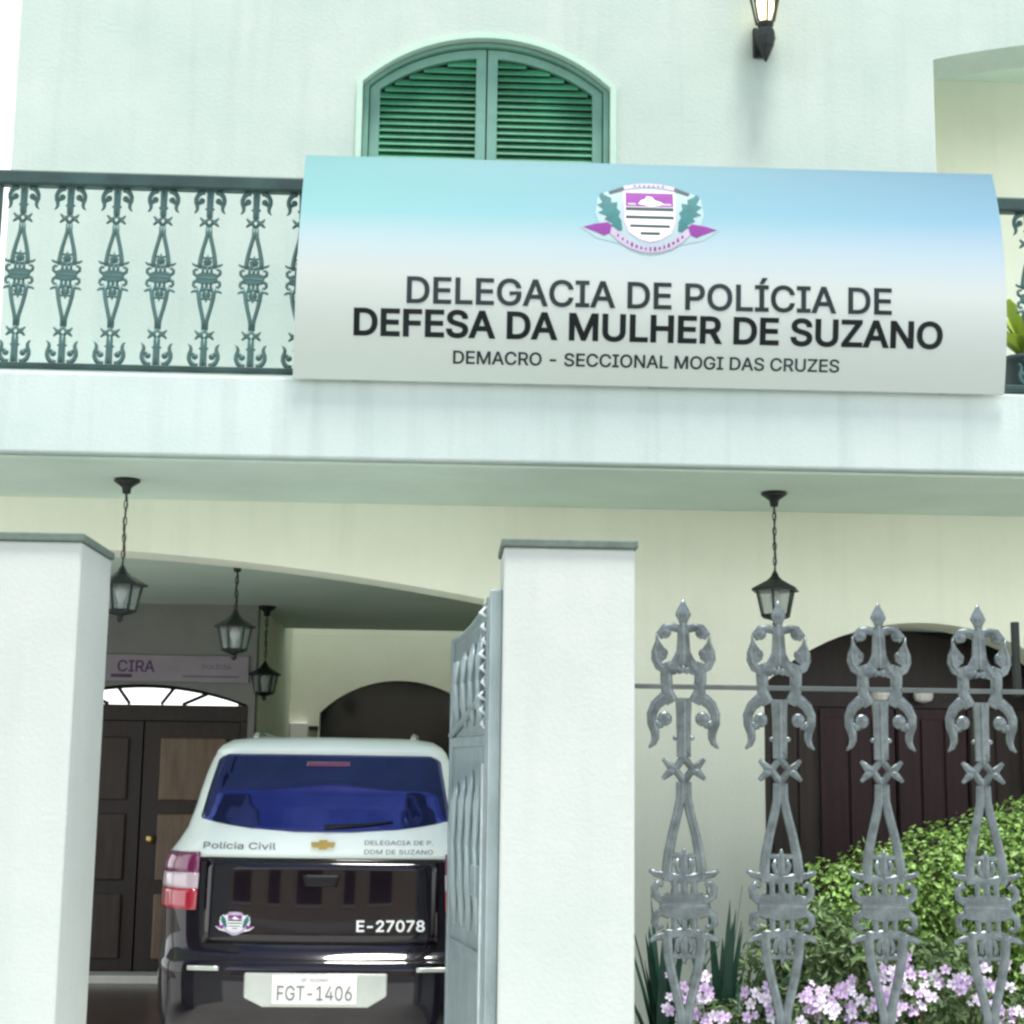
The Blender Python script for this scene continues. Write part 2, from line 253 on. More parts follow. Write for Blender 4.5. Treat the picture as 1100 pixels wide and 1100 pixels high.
GLYPHS = {
 'A': (480,[[(16,0),(201,509),(276,509),(463,0),(395,0),(287,302),(264,372),(232,478),(245,478),(213,371),(191,302),(85,0)],[(110,142),(110,199),(370,199),(370,142)]]),
 'B': (456,[[(60,0),(60,509),(241,509),(266,508),(289,504),(310,499),(329,491),(345,481),(359,469),(371,456),(381,442),(388,426),(394,410),(397,392),(398,374),(397,358),(395,344),(392,331),(387,320),(380,310),(373,301),(365,293),(356,286),(347,280),(336,275),(326,270),(315,267),(315,262),(327,261),(339,257),(351,252),(363,245),(374,237),(385,227),(394,216),(402,203),(409,189),(414,173),(417,155),(418,136),(417,117),(413,100),(408,83),(400,67),(390,52),(377,39),(362,28),(344,18),(324,10),(301,4),(275,1),(247,0)],[(125,57),(245,57),(272,58),(296,63),(315,70),(330,80),(341,92),(349,105),(354,120),(355,137),(355,149),(352,161),(348,173),(342,184),(335,194),(327,203),(317,211),(306,218),(293,224),(279,228),(264,230),(248,231),(125,231)],[(125,285),(238,285),(252,286),(265,288),(277,291),(288,296),(299,302),(308,309),(316,317),(323,326),(329,337),(333,348),(335,359),(336,372),(334,388),(330,403),(323,417),(313,429),(299,439),(283,446),(263,450),(240,452),(125,452)]]),
 'C': (510,[[(267,-7),(235,-5),(205,1),(177,11),(150,25),(126,42),(104,63),(86,88),(70,115),(57,146),(48,179),(42,215),(40,254),(42,293),(48,329),(57,362),(70,393),(86,421),(104,445),(126,466),(150,484),(177,498),(205,508),(235,514),(267,516),(286,515),(305,513),(323,509),(340,504),(357,498),(373,490),(388,481),(402,471),(415,460),(427,447),(438,433),(448,418),(456,402),(463,385),(469,367),(473,348),(408,348),(405,361),(401,373),(395,384),(389,395),(382,404),(375,413),(366,421),(357,428),(348,435),(337,440),(327,445),(315,449),(304,452),(292,454),(280,455),(267,456),(245,454),(223,450),(203,443),(184,432),(166,419),(150,403),(137,385),(125,364),(116,340),(109,314),(105,285),(103,254),(105,223),(109,194),(116,168),(125,145),(137,123),(151,105),(166,89),(184,76),(203,66),(223,59),(245,54),(267,53),(280,53),(292,55),(304,57),(315,60),(327,64),(337,69),(348,74),(357,81),(366,88),(375,96),(382,105),(389,114),(395,125),(401,136),(405,148),(408,160),(473,160),(469,142),(463,124),(457,107),(448,91),(438,76),(428,62),(416,49),(402,38),(388,28),(373,19),(357,11),(341,5),(323,0),(305,-4),(286,-6)]]),
 'D': (502,[[(219,0),(96,0),(96,57),(215,57),(244,58),(272,63),(296,70),(318,81),(337,94),(354,110),(368,128),(379,149),(388,172),(394,198),(398,226),(399,255),(398,285),(394,312),(388,337),(379,361),(368,381),(354,399),(338,415),(320,428),(299,438),(275,446),(249,450),(221,452),(93,452),(93,509),(225,509),(261,507),(294,501),(325,492),(353,478),(377,461),(399,441),(418,418),(433,391),(446,361),(455,329),(460,293),(462,255),(460,217),(455,181),(446,149),(433,119),(417,92),(398,68),(376,48),(351,31),(322,17),(291,8),(256,2)],[(125,509),(125,0),(60,0),(60,509)]]),
 'E': (419,[[(60,0),(60,509),(372,509),(372,452),(125,452),(125,286),(355,286),(355,229),(125,229),(125,57),(375,57),(375,0)]]),
 'F': (410,[[(60,0),(60,509),(369,509),(369,452),(125,452),(125,278),(346,278),(346,221),(125,221),(125,0)]]),
 'G': (520,[[(269,-7),(236,-5),(205,1),(176,11),(149,25),(125,43),(104,64),(85,88),(69,116),(57,146),(47,179),(42,215),(40,254),(42,293),(47,329),(57,362),(69,393),(85,421),(103,445),(125,466),(149,484),(175,498),(203,508),(233,514),(265,516),(285,515),(304,513),(322,509),(340,504),(358,497),(374,489),(389,480),(403,469),(416,458),(429,445),(439,431),(449,416),(458,401),(465,384),(470,367),(474,349),(408,349),(404,361),(399,372),(393,383),(387,393),(380,403),(373,411),(365,420),(356,427),(347,434),(337,439),(326,444),(315,448),(304,452),(291,454),(279,455),(265,456),(243,454),(222,450),(202,443),(183,432),(166,419),(150,404),(137,385),(125,364),(116,340),(109,314),(105,285),(103,254),(105,223),(109,194),(116,168),(125,145),(137,124),(151,105),(166,90),(184,76),(203,66),(224,59),(246,54),(269,53),(290,54),(309,57),(328,63),(345,71),(360,81),(374,93),(386,107),(396,123),(404,141),(410,160),(414,180),(415,202),(434,199),(283,199),(283,256),(478,256),(478,200),(476,170),(471,141),(463,115),(451,91),(436,69),(419,50),(399,33),(377,19),(352,8),(326,0),(298,-5)]]),
 'H': (517,[[(60,0),(60,509),(125,509),(125,289),(392,289),(392,509),(457,509),(457,0),(392,0),(392,232),(125,232),(125,0)]]),
 'I': (300,[[(31,0),(31,57),(118,57),(118,452),(31,452),(31,509),(269,509),(269,452),(183,452),(183,57),(269,57),(269,0)]]),
 'L': (393,[[(60,0),(60,509),(125,509),(125,57),(361,57),(361,0)]]),
 'M': (628,[[(60,0),(60,509),(152,509),(277,187),(287,159),(299,123),(311,84),(322,49),(307,49),(318,83),(330,121),(342,158),(352,187),(476,509),(568,509),(568,0),(504,0),(504,291),(504,327),(505,369),(506,413),(507,457),(513,457),(498,409),(482,363),(467,322),(456,291),(342,0),(286,0),(170,291),(159,321),(145,361),(129,408),(112,457),(119,457),(120,416),(121,372),(122,328),(122,291),(122,0)]]),
 'N': (523,[[(60,0),(60,509),(136,509),(343,183),(363,151),(388,107),(414,55),(405,54),(401,108),(399,157),(399,195),(399,509),(463,509),(463,0),(387,0),(202,290),(177,331),(148,381),(108,452),(119,454),(122,384),(124,328),(125,291),(125,0)]]),
 'O': (533,[[(267,-7),(235,-5),(205,1),(177,11),(150,25),(126,42),(105,63),(86,88),(70,115),(57,146),(48,179),(42,215),(40,254),(42,293),(48,329),(57,362),(70,393),(86,421),(105,445),(126,466),(150,484),(177,498),(205,508),(235,514),(267,516),(299,514),(329,508),(357,498),(384,484),(408,466),(429,445),(448,421),(464,393),(477,362),(486,329),(491,293),(493,254),(491,215),(486,179),(477,146),(464,115),(448,88),(429,63),(408,42),(384,25),(357,11),(329,1),(299,-5)],[(267,53),(289,54),(310,59),(330,66),(349,76),(367,89),(383,105),(396,123),(408,144),(418,168),(425,194),(429,223),(430,254),(429,286),(425,314),(418,341),(408,365),(396,386),(383,404),(367,420),(349,433),(330,443),(310,450),(289,454),(267,456),(245,454),(223,450),(203,443),(184,433),(167,420),(151,404),(137,385),(125,364),(116,340),(109,314),(105,285),(103,254),(105,223),(109,194),(116,168),(125,144),(137,123),(151,105),(167,89),(184,76),(203,66),(223,59),(245,54)]]),
 'P': (445,[[(60,0),(60,509),(235,509),(263,507),(289,503),(312,497),(332,487),(350,476),(366,462),(379,447),(390,430),(398,411),(404,391),(407,370),(409,348),(407,325),(404,304),(398,284),(390,265),(379,248),(366,233),(350,219),(332,207),(312,198),(289,191),(263,187),(235,186),(109,186),(109,242),(233,242),(252,243),(269,246),(284,250),(297,256),(308,264),(318,272),(327,282),(333,294),(338,306),(342,319),(344,333),(344,348),(344,362),(342,376),(338,389),(333,402),(326,413),(318,423),(308,431),(297,439),(284,444),(268,449),(251,451),(232,452),(125,452),(125,0)]]),
 'R': (449,[[(60,0),(60,509),(236,509),(264,507),(290,504),(313,497),(333,489),(351,478),(367,465),(380,450),(390,433),(399,415),(405,395),(408,374),(409,352),(408,330),(405,309),(399,290),(390,271),(380,255),(367,240),(351,228),(333,217),(312,209),(289,203),(264,199),(236,198),(96,198),(96,255),(234,255),(252,256),(269,258),(284,262),(298,267),(309,273),(319,281),(327,290),(334,300),(339,312),(342,324),(344,338),(345,352),(344,367),(342,380),(339,393),(334,405),(327,415),(319,425),(309,433),(298,440),(284,445),(269,449),(252,451),(233,452),(125,452),(125,0)],[(353,0),(230,229),(303,229),(428,0)]]),
 'S': (447,[[(224,-9),(197,-8),(172,-4),(149,1),(128,9),(108,19),(91,31),(76,45),(64,60),(54,77),(46,96),(41,115),(38,137),(104,137),(107,123),(110,110),(116,98),(123,88),(132,79),(142,71),(154,64),(166,59),(180,55),(194,52),(209,50),(224,49),(241,50),(257,52),(272,55),(286,60),(299,66),(311,74),(321,82),(329,92),(336,102),(341,114),(345,126),(346,139),(345,151),(342,161),(338,171),(332,179),(325,186),(316,193),(307,199),(296,205),(245,222),(184,239),(154,249),(128,260),(105,274),(86,289),(71,307),(60,326),(54,348),(52,372),(53,393),(58,413),(65,431),(75,448),(87,463),(102,476),(119,488),(138,498),(158,506),(180,511),(203,514),(227,516),(252,514),(275,511),(296,505),(316,498),(334,488),(351,476),(365,463),(377,449),(387,433),(394,415),(399,397),(401,378),(337,378),(334,396),(326,412),(316,426),(302,437),(286,447),(267,453),(247,457),(225,459),(209,458),(194,456),(180,452),(167,448),(156,442),(145,435),(136,427),(129,418),(123,409),(118,398),(116,387),(115,376),(116,363),(119,352),(124,342),(131,334),(139,326),(148,319),(158,313),(169,308),(212,293),(264,279),(312,264),(324,258),(336,252),(347,245),(359,238),(369,229),(379,220),(387,209),(395,198),(401,185),(405,171),(407,155),(408,139),(407,118),(403,99),(396,81),(386,64),(374,48),(360,34),(343,21),(323,11),(302,2),(278,-4),(252,-8)]]),
 'T': (449,[[(32,452),(32,509),(417,509),(417,452),(257,452),(257,0),(193,0),(193,452)]]),
 'U': (517,[[(259,-8),(230,-7),(203,-2),(177,5),(154,15),(133,28),(114,43),(98,60),(85,80),(74,101),(66,124),(62,148),(60,173),(60,509),(124,509),(124,178),(125,160),(128,144),(133,128),(141,113),(150,99),(160,87),(173,77),(187,68),(203,61),(220,56),(239,53),(259,52),(279,53),(298,56),(315,61),(331,68),(345,77),(357,87),(368,99),(377,113),(384,128),(389,144),(392,160),(393,178),(393,509),(457,509),(457,173),(456,148),(451,124),(443,101),(433,80),(419,60),(403,43),(384,28),(363,15),(340,5),(315,-2),(288,-7)]]),
 'Z': (438,[[(42,0),(42,46),(273,385),(306,431),(341,476),(348,454),(285,452),(223,452),(40,452),(40,509),(397,509),(397,462),(169,129),(134,81),(97,33),(90,54),(152,57),(214,57),(399,57),(399,0)]]),
 'Í': (300,[[(31,0),(31,57),(118,57),(118,452),(31,452),(31,509),(269,509),(269,452),(183,452),(183,57),(269,57),(269,0)],[(124,558),(171,659),(240,659),(174,558)]]),
 'í': (167,[[(53,0),(53,379),(114,379),(114,0)],[(57,429),(104,529),(173,529),(107,429)]]),
 'a': (389,[[(160,-9),(142,-8),(126,-5),(110,-1),(94,5),(80,12),(68,22),(57,32),(48,45),(40,58),(35,73),(31,90),(30,108),(31,123),(34,138),(38,150),(43,161),(50,171),(58,179),(67,187),(78,193),(89,199),(100,203),(112,207),(125,211),(178,220),(234,227),(244,228),(252,230),(259,232),(265,235),(270,238),(273,243),(275,248),(276,255),(276,257),(275,268),(273,279),(271,288),(267,297),(262,304),(256,311),(248,317),(240,322),(230,326),(220,329),(208,330),(196,331),(183,330),(171,329),(159,326),(149,322),(140,318),(132,313),(124,307),(118,301),(112,294),(107,288),(103,281),(100,274),(41,291),(48,308),(57,322),(67,335),(79,346),(91,355),(104,364),(118,370),(133,375),(148,379),(163,382),(179,384),(194,384),(239,379),(251,376),(263,372),(275,367),(286,360),(296,353),(306,343),(315,333),(322,320),(329,306),(333,290),(336,272),(337,251),(337,0),(277,0),(277,52),(272,52),(252,25),(244,18),(236,12),(226,6),(215,1),(203,-3),(190,-6),(176,-8)],[(170,45),(187,46),(202,49),(216,53),(228,59),(239,66),(248,74),(257,83),(263,93),(269,104),(272,115),(275,126),(276,138),(276,190),(259,182),(231,176),(200,171),(175,168),(134,159),(125,155),(117,150),(110,145),(103,139),(98,132),(95,124),(93,115),(92,105),(92,95),(94,87),(98,79),(102,72),(107,66),(114,61),(121,56),(130,52),(139,49),(149,47),(159,46)]]),
 'i': (167,[[(53,0),(53,379),(114,379),(114,0)],[(84,443),(75,444),(67,446),(60,449),(54,455),(48,461),(44,468),(42,475),(41,483),(42,491),(44,499),(48,506),(54,512),(60,517),(67,521),(75,523),(84,524),(92,523),(100,521),(107,517),(114,512),(119,506),(123,499),(126,491),(126,483),(126,475),(123,468),(119,461),(114,455),(107,449),(100,446),(92,444)]]),
 'c': (396,[[(207,-8),(182,-7),(159,-2),(137,6),(117,16),(98,30),(82,46),(68,64),(56,85),(46,108),(40,133),(36,159),(34,187),(36,216),(40,243),(46,268),(56,291),(68,312),(82,330),(98,346),(117,360),(137,371),(159,378),(182,383),(207,384),(221,384),(234,383),(247,380),(260,377),(272,373),(284,368),(295,362),(305,356),(315,349),(324,341),(332,332),(340,322),(347,312),(353,301),(358,289),(362,277),(303,262),(290,289),(270,311),(242,325),(207,330),(189,329),(173,325),(158,319),(145,310),(134,300),(124,287),(115,274),(108,258),(103,242),(99,224),(97,206),(96,187),(97,169),(99,151),(103,134),(108,117),(115,102),(124,89),(134,76),(145,66),(158,57),(173,51),(189,48),(207,46),(243,52),(271,66),(292,89),(304,117),(363,102),(359,90),(354,78),(348,67),(341,56),(334,46),(325,37),(316,29),(306,21),(296,15),(285,9),(273,4),(261,-1),(248,-4),(235,-6),(221,-8)]]),
 'l': (189,[[(139,-2),(119,-1),(101,3),(86,10),(74,20),(65,33),(58,47),(54,65),(53,84),(53,509),(114,509),(114,99),(114,87),(115,77),(117,68),(120,62),(124,58),(130,54),(137,53),(146,52),(160,53),(170,54),(181,3),(162,-1)]]),
 'v': (389,[[(163,0),(17,379),(84,379),(165,155),(187,87),(206,21),(184,21),(203,87),(224,155),(305,379),(371,379),(226,0)]]),
 'o': (415,[[(207,-8),(182,-7),(159,-2),(137,6),(117,16),(98,30),(82,46),(68,64),(56,85),(46,108),(40,133),(36,159),(34,187),(36,216),(40,243),(46,268),(56,291),(68,312),(82,330),(98,346),(117,360),(137,371),(159,378),(182,383),(207,384),(233,383),(256,378),(278,371),(299,360),(317,346),(333,330),(347,312),(359,291),(369,268),(376,243),(380,216),(381,187),(380,159),(376,133),(369,108),(359,85),(347,64),(333,46),(317,30),(299,16),(278,6),(256,-2),(233,-7)],[(207,46),(226,48),(242,51),(257,57),(270,66),(282,76),(292,89),(300,102),(307,117),(312,134),(316,151),(318,169),(319,187),(318,206),(316,224),(312,242),(307,258),(300,274),(292,287),(282,300),(270,310),(257,319),(242,325),(226,329),(207,330),(189,329),(173,325),(158,319),(145,310),(134,300),(124,287),(115,274),(108,258),(103,242),(99,224),(97,206),(96,187),(97,169),(99,151),(103,134),(108,117),(115,102),(124,89),(134,76),(145,66),(158,57),(173,51),(189,48)]]),
 '-': (453,[[(337,244),(337,188),(114,188),(114,244)]]),
 '0': (453,[[(227,-7),(199,-5),(174,1),(151,11),(130,24),(111,41),(95,62),(80,86),(69,113),(60,144),(53,178),(49,214),(48,254),(49,294),(53,330),(60,364),(69,395),(81,422),(95,447),(112,467),(130,484),(151,498),(174,508),(200,514),(227,516),(254,514),(279,508),(302,498),(323,484),(342,467),(358,447),(372,422),(384,395),(393,364),(400,330),(404,294),(405,254),(404,214),(400,178),(393,144),(384,113),(373,86),(359,62),(342,41),(323,24),(302,11),(279,1),(254,-5)],[(227,50),(245,51),(261,56),(276,63),(290,74),(303,87),(313,103),(323,122),(330,144),(336,168),(340,194),(343,223),(344,254),(343,285),(340,314),(336,341),(330,365),(323,387),(313,405),(303,422),(290,435),(276,446),(261,453),(245,458),(227,460),(209,458),(192,453),(177,446),(163,435),(151,422),(140,405),(131,387),(123,365),(117,341),(113,314),(110,285),(109,254),(110,223),(113,194),(117,168),(123,144),(131,122),(140,103),(151,87),(163,74),(177,63),(192,56),(209,51)]]),
 '1': (453,[[(76,0),(76,55),(391,55),(391,0)],[(276,509),(276,0),(212,0),(212,448),(209,448),(86,358),(86,427),(198,509)]]),
 '2': (453,[[(64,0),(64,47),(234,229),(282,282),(291,294),(299,305),(305,316),(311,327),(315,337),(318,348),(320,360),(320,371),(319,385),(317,397),(313,408),(308,419),(301,428),(293,436),(283,443),(273,449),(262,454),(250,457),(237,459),(224,460),(209,459),(196,457),(184,453),(172,447),(162,441),(153,433),(145,424),(139,413),(134,402),(130,390),(128,376),(127,362),(66,362),(67,384),(71,405),(77,424),(86,442),(98,459),(111,473),(126,486),(143,496),(162,505),(182,511),(203,514),(225,516),(247,514),(268,511),(288,505),(306,497),(323,486),(337,474),(350,461),(361,445),(370,428),(376,411),(380,392),(381,372),(380,358),(378,345),(375,331),(371,318),(365,304),(357,290),(347,275),(336,259),(267,180),(153,60),(153,57),(389,57),(389,0)]]),
 '3': (453,[[(218,-7),(195,-6),(173,-3),(152,2),(133,10),(114,19),(98,30),(83,43),(70,57),(60,74),(52,91),(46,111),(44,132),(109,132),(111,119),(115,107),(120,97),(126,87),(134,78),(144,71),(154,64),(165,59),(178,55),(191,52),(204,50),(219,50),(234,51),(248,53),(262,56),(275,61),(287,67),(297,74),(307,83),(315,93),(321,104),(325,116),(328,130),(329,145),(328,158),(326,172),(322,184),(316,196),(308,207),(299,217),(288,226),(275,234),(260,240),(242,244),(223,247),(201,248),(157,248),(157,299),(288,448),(288,452),(70,452),(70,509),(372,509),(372,461),(211,278),(211,289),(239,290),(264,288),(287,284),(308,276),(327,265),(344,253),(359,239),(371,222),(381,205),(387,186),(392,166),(393,145),(392,123),(387,103),(380,84),(370,66),(358,50),(344,36),(327,23),(309,12),(288,4),(266,-2),(243,-6)]]),
 '4': (453,[[(40,105),(40,158),(247,509),(311,509),(109,166),(109,163),(413,163),(413,105)],[(282,0),(282,121),(282,146),(282,318),(343,318),(343,0)]]),
 '5': (453,[[(221,-7),(199,-6),(178,-2),(159,3),(140,11),(123,21),(108,32),(94,45),(83,60),(73,76),(66,93),(62,111),(60,130),(122,130),(124,119),(127,108),(132,98),(138,89),(145,80),(154,73),(163,66),(173,60),(184,56),(196,52),(208,50),(221,50),(236,51),(250,53),(264,58),(276,64),(288,72),(298,82),(307,92),(314,104),(320,117),(324,131),(327,146),(328,162),(327,178),(324,193),(320,208),(314,221),(306,233),(297,244),(286,254),(275,262),(262,269),(248,273),(233,276),(218,277),(205,276),(192,275),(180,272),(167,268),(156,264),(145,258),(136,252),(128,246),(67,253),(96,509),(366,509),(366,452),(151,452),(134,301),(136,301),(145,308),(155,315),(166,320),(178,325),(190,329),(203,331),(216,333),(229,334),(247,333),(263,330),(279,326),(294,321),(308,314),(321,306),(334,296),(345,285),(355,273),(364,260),(372,246),(379,231),(384,215),(388,199),(390,181),(391,163),(390,139),(385,117),(379,95),(369,76),(357,57),(343,41),(327,27),(309,15),(289,6),(268,-1),(245,-5)]]),
 '6': (453,[[(226,-7),(203,-5),(182,-1),(161,5),(142,15),(125,26),(109,40),(96,56),(84,74),(75,94),(69,115),(65,138),(64,162),(65,180),(68,199),(73,219),(80,239),(89,261),(102,285),(118,311),(137,340),(252,509),(322,509),(151,261),(145,261),(149,268),(154,275),(159,281),(165,288),(172,293),(179,299),(187,303),(196,307),(205,310),(214,312),(224,314),(235,314),(257,313),(278,309),(298,303),(316,295),(332,284),(346,271),(359,257),(370,240),(378,221),(384,201),(388,180),(389,157),(388,134),(384,112),(377,92),(368,73),(356,55),(343,39),(327,26),(310,14),(291,5),(271,-2),(249,-6)],[(226,48),(241,49),(254,52),(267,56),(279,63),(289,70),(299,79),(307,90),(314,101),(320,114),(324,128),(327,142),(327,157),(327,173),(324,187),(320,201),(314,213),(307,225),(299,235),(289,244),(279,251),(267,258),(254,262),(241,264),(226,265),(212,264),(198,262),(186,258),(174,252),(163,244),(153,235),(145,225),(138,214),(132,201),(128,188),(126,174),(125,158),(126,143),(128,128),(132,114),(138,102),(145,90),(153,79),(163,70),(174,63),(186,56),(198,52),(212,49)]]),
 '7': (453,[[(97,0),(323,448),(323,452),(62,452),(62,509),(391,509),(391,449),(165,0)]]),
 '8': (453,[[(226,-7),(201,-6),(178,-2),(156,3),(136,11),(117,21),(101,33),(86,47),(74,62),(64,78),(57,96),(53,115),(52,135),(53,151),(55,166),(59,181),(65,195),(72,208),(81,220),(90,231),(101,241),(113,249),(125,256),(139,261),(153,265),(153,267),(135,273),(119,282),(105,293),(93,308),(83,324),(76,342),(72,360),(70,380),(72,399),(75,417),(82,434),(90,450),(101,464),(114,477),(129,488),(146,498),(164,506),(184,511),(204,514),(226,516),(248,514),(269,511),(288,506),(306,498),(323,488),(337,477),(350,464),(361,450),(370,434),(377,417),(380,399),(382,380),(380,361),(376,342),(369,324),(359,308),(347,293),(333,282),(318,273),(300,267),(300,265),(314,261),(327,256),(339,249),(351,241),(362,231),(372,220),(380,208),(387,195),(393,181),(397,166),(400,151),(401,135),(399,115),(395,96),(388,78),(378,62),(366,47),(352,33),(335,21),(317,11),(296,3),(275,-2),(251,-6)],[(226,49),(243,50),(258,52),(272,55),(285,60),(296,66),(307,74),(315,82),(323,91),(329,102),(333,113),(336,126),(337,139),(336,152),(333,165),(329,177),(322,189),(314,199),(305,208),(295,216),(283,223),(270,228),(256,232),(242,234),(226,235),(211,234),(196,232),(182,228),(169,223),(157,216),(147,208),(138,199),(130,189),(123,177),(119,165),(116,152),(115,139),(116,126),(119,113),(123,102),(129,91),(136,82),(145,74),(156,66),(167,60),(180,55),(195,52),(210,50)],[(226,290),(239,290),(252,292),(263,296),(274,300),(284,306),(293,313),(300,321),(307,330),(312,341),(316,351),(318,363),(319,376),(318,388),(316,399),(313,410),(308,420),(301,429),(294,437),(285,444),(275,449),(264,454),(252,457),(240,459),(226,460),(213,459),(200,457),(188,454),(177,449),(167,444),(159,437),(151,429),(145,420),(139,410),(136,399),(134,388),(133,376),(134,363),(136,351),(139,341),(145,330),(151,321),(159,313),(168,306),(178,300),(189,296),(201,292),(213,290)]]),
 '9': (453,[[(226,516),(249,514),(271,510),(291,503),(310,494),(328,482),(343,468),(356,452),(368,434),(377,414),(384,393),(388,371),(389,347),(388,328),(385,309),(380,290),(373,270),(363,248),(350,224),(334,197),(315,168),(200,0),(130,0),(301,248),(307,248),(303,240),(299,234),(294,227),(287,221),(281,215),(273,210),(265,206),(257,202),(248,199),(238,196),(228,195),(218,195),(195,196),(175,199),(155,206),(137,214),(121,225),(106,237),(94,252),(83,269),(74,287),(68,307),(65,329),(64,352),(65,375),(69,397),(75,417),(85,436),(96,454),(110,469),(125,483),(143,494),(162,504),(182,510),(203,514)],[(226,460),(212,459),(199,457),(186,452),(174,446),(163,438),(154,429),(145,419),(138,407),(133,395),(129,381),(126,367),(125,352),(126,336),(129,322),(133,308),(138,295),(145,284),(154,274),(163,265),(174,257),(186,251),(199,247),(212,244),(226,243),(240,244),(254,247),(267,251),(279,257),(289,265),(299,273),(307,284),(314,295),(320,308),(324,321),(327,335),(327,350),(327,366),(324,381),(320,394),(314,407),(307,419),(299,429),(290,438),(279,446),(267,452),(254,457),(241,459)]]),
 ' ': (188,[]),
 '.': (188,[[(95,-4),(86,-4),(78,-1),(70,3),(63,9),(57,16),(53,24),(50,32),(50,41),(50,50),(53,59),(57,66),(63,73),(70,79),(78,83),(86,86),(95,87),(104,86),(113,83),(121,79),(128,73),(134,66),(138,59),(140,50),(141,41),(140,32),(138,24),(134,16),(128,9),(121,3),(113,-1),(104,-4)]]),
}

def cross2(o, a, b): return (a[0]-o[0])*(b[1]-o[1])-(a[1]-o[1])*(b[0]-o[0])
def embolden(c, d):
    """push a closed outline outwards by d (filled side: left of clockwise / right by sign)"""
    n = len(c); o = []
    for i in range(n):
        p, q, r = Vector(c[i-1]), Vector(c[i]), Vector(c[(i+1) % n]); e, f = (q-p), (r-q)
        if e.length < 1e-6 or f.length < 1e-6: o.append(tuple(q)); continue
        e.normalize(); f.normalize(); n1, n2 = Vector((-e.y, e.x)), Vector((-f.y, f.x)); k = n1+n2
        if k.length < .2: o.append(tuple(q+n1*d)); continue
        k.normalize(); o.append(tuple(q+k*(d/max(.5, k.dot(n1)))))
    return o
def glyph_tris(ch, bold):
    from mathutils.geometry import delaunay_2d_cdt
    cs = [embolden(c, bold) if bold else c for c in GLYPHS[ch][1]]; V_, E_ = [], []
    for c in cs:
        k = len(V_); V_ += [Vector(p) for p in c]; E_ += [(k+i, k+(i+1) % len(c)) for i in range(len(c))]
    v, e, f, *_ = delaunay_2d_cdt(V_, E_, [], 0, 1e-4)
    keep = []
    for t in f:
        m_ = sum((Vector(v[i]) for i in t), Vector((0, 0)))/len(t); w = 0
        for c in cs:
            for i in range(len(c)):
                p, q = c[i], c[(i+1) % len(c)]
                if p[1] <= m_.y < q[1] and cross2(p, q, m_) > 0: w += 1
                elif q[1] <= m_.y < p[1] and cross2(p, q, m_) < 0: w -= 1
        if w: keep.append(t)
    return v, keep
def text(name, body, x0, x1, z0, z1, y, m, parent, org, bold=0, thick=.0015, sheet=0):
    """flat printed lettering, one object per word, stretched between x0..x1, base line z0, cap line z1, facing -Y"""
    adv = 0; place = []
    for ch in body: place.append((ch, adv)); adv += GLYPHS[ch][0]
    lo = min(p[0] for p in sum(GLYPHS[body[0]][1], [])); hi = place[-1][1]+max(p[0] for p in sum(GLYPHS[body[-1]][1], []))
    sgn = 1 if sum(cross2((0, 0), c[i], c[(i+1) % len(c)]) for c in GLYPHS['L'][1] for i in range(len(c))) < 0 else -1
    words = []; cur = []
    for ch, a in place+[(' ', 0)]:
        if ch == ' ':
            if cur: words.append(cur)
            cur = []
        else: cur.append((ch, a))
    out = []
    for w in words:
        b = bmesh.new()
        for ch, a in w:
            v, f = glyph_tris(ch, bold*sgn)
            vs = [b.verts.new((x0+(p[0]+a-lo)/(hi-lo)*(x1-x0)-org[0], y-thick-org[1], z0+p[1]/509*(z1-z0)-org[2])) for p in v]
            for t in f: b.faces.new([vs[i] for i in t])
        bmesh.ops.delete(b, geom=[q for q in b.verts if not q.link_faces], context='VERTS')
        bmesh.ops.recalc_face_normals(b, faces=b.faces)
        me = bpy.data.meshes.new(name); b.to_mesh(me); b.free(); me.materials.append(m)
        o = bpy.data.objects.new(name, me); C.objects.link(o); o.parent = parent; out.append(o)
    return out

# ------------------------------------------------------------------ ground
tag(MB().box(-400, 400, -400, 400, -.5, -.30).build('ground', M['earth']), kind='structure')
tag(MB().box(-80, 80, -5.2, 3.6, -.296, -.12).build('road', M['asphalt']), kind='structure')
tag(MB().box(-80, 80, 3.6, 3.75, -.295, 0).build('kerb', M['conc'], bevel=.02), kind='structure')
tag(MB().box(-80, 80, 3.75, 6.9, -.295, -.004).build('pavement', M['conc']), kind='structure')
tag(MB().box(-80, 80, -8.2, -5.2, -.295, -.004).build('far_pavement', M['conc']), kind='structure')
tag(MB().box(-5.6, .86, 6.9, 9.0, -.295, -.002).build('driveway', M['conc']), kind='structure')
tag(MB().box(-5.6, .86, 9.0, 15.6, -.295, .0).build('garage_floor', M['floor']), kind='structure')
tag(MB().box(.86, 8, 6.9, 8.5, -.295, .04).build('garden_soil', M['soil']), kind='structure')
tag(MB().box(.86, 8, 8.5, 9.1, -.295, .06).build('added_bounce_path', M['conc']), kind='structure')  # unseen pale strip added to bounce light onto the lower wall

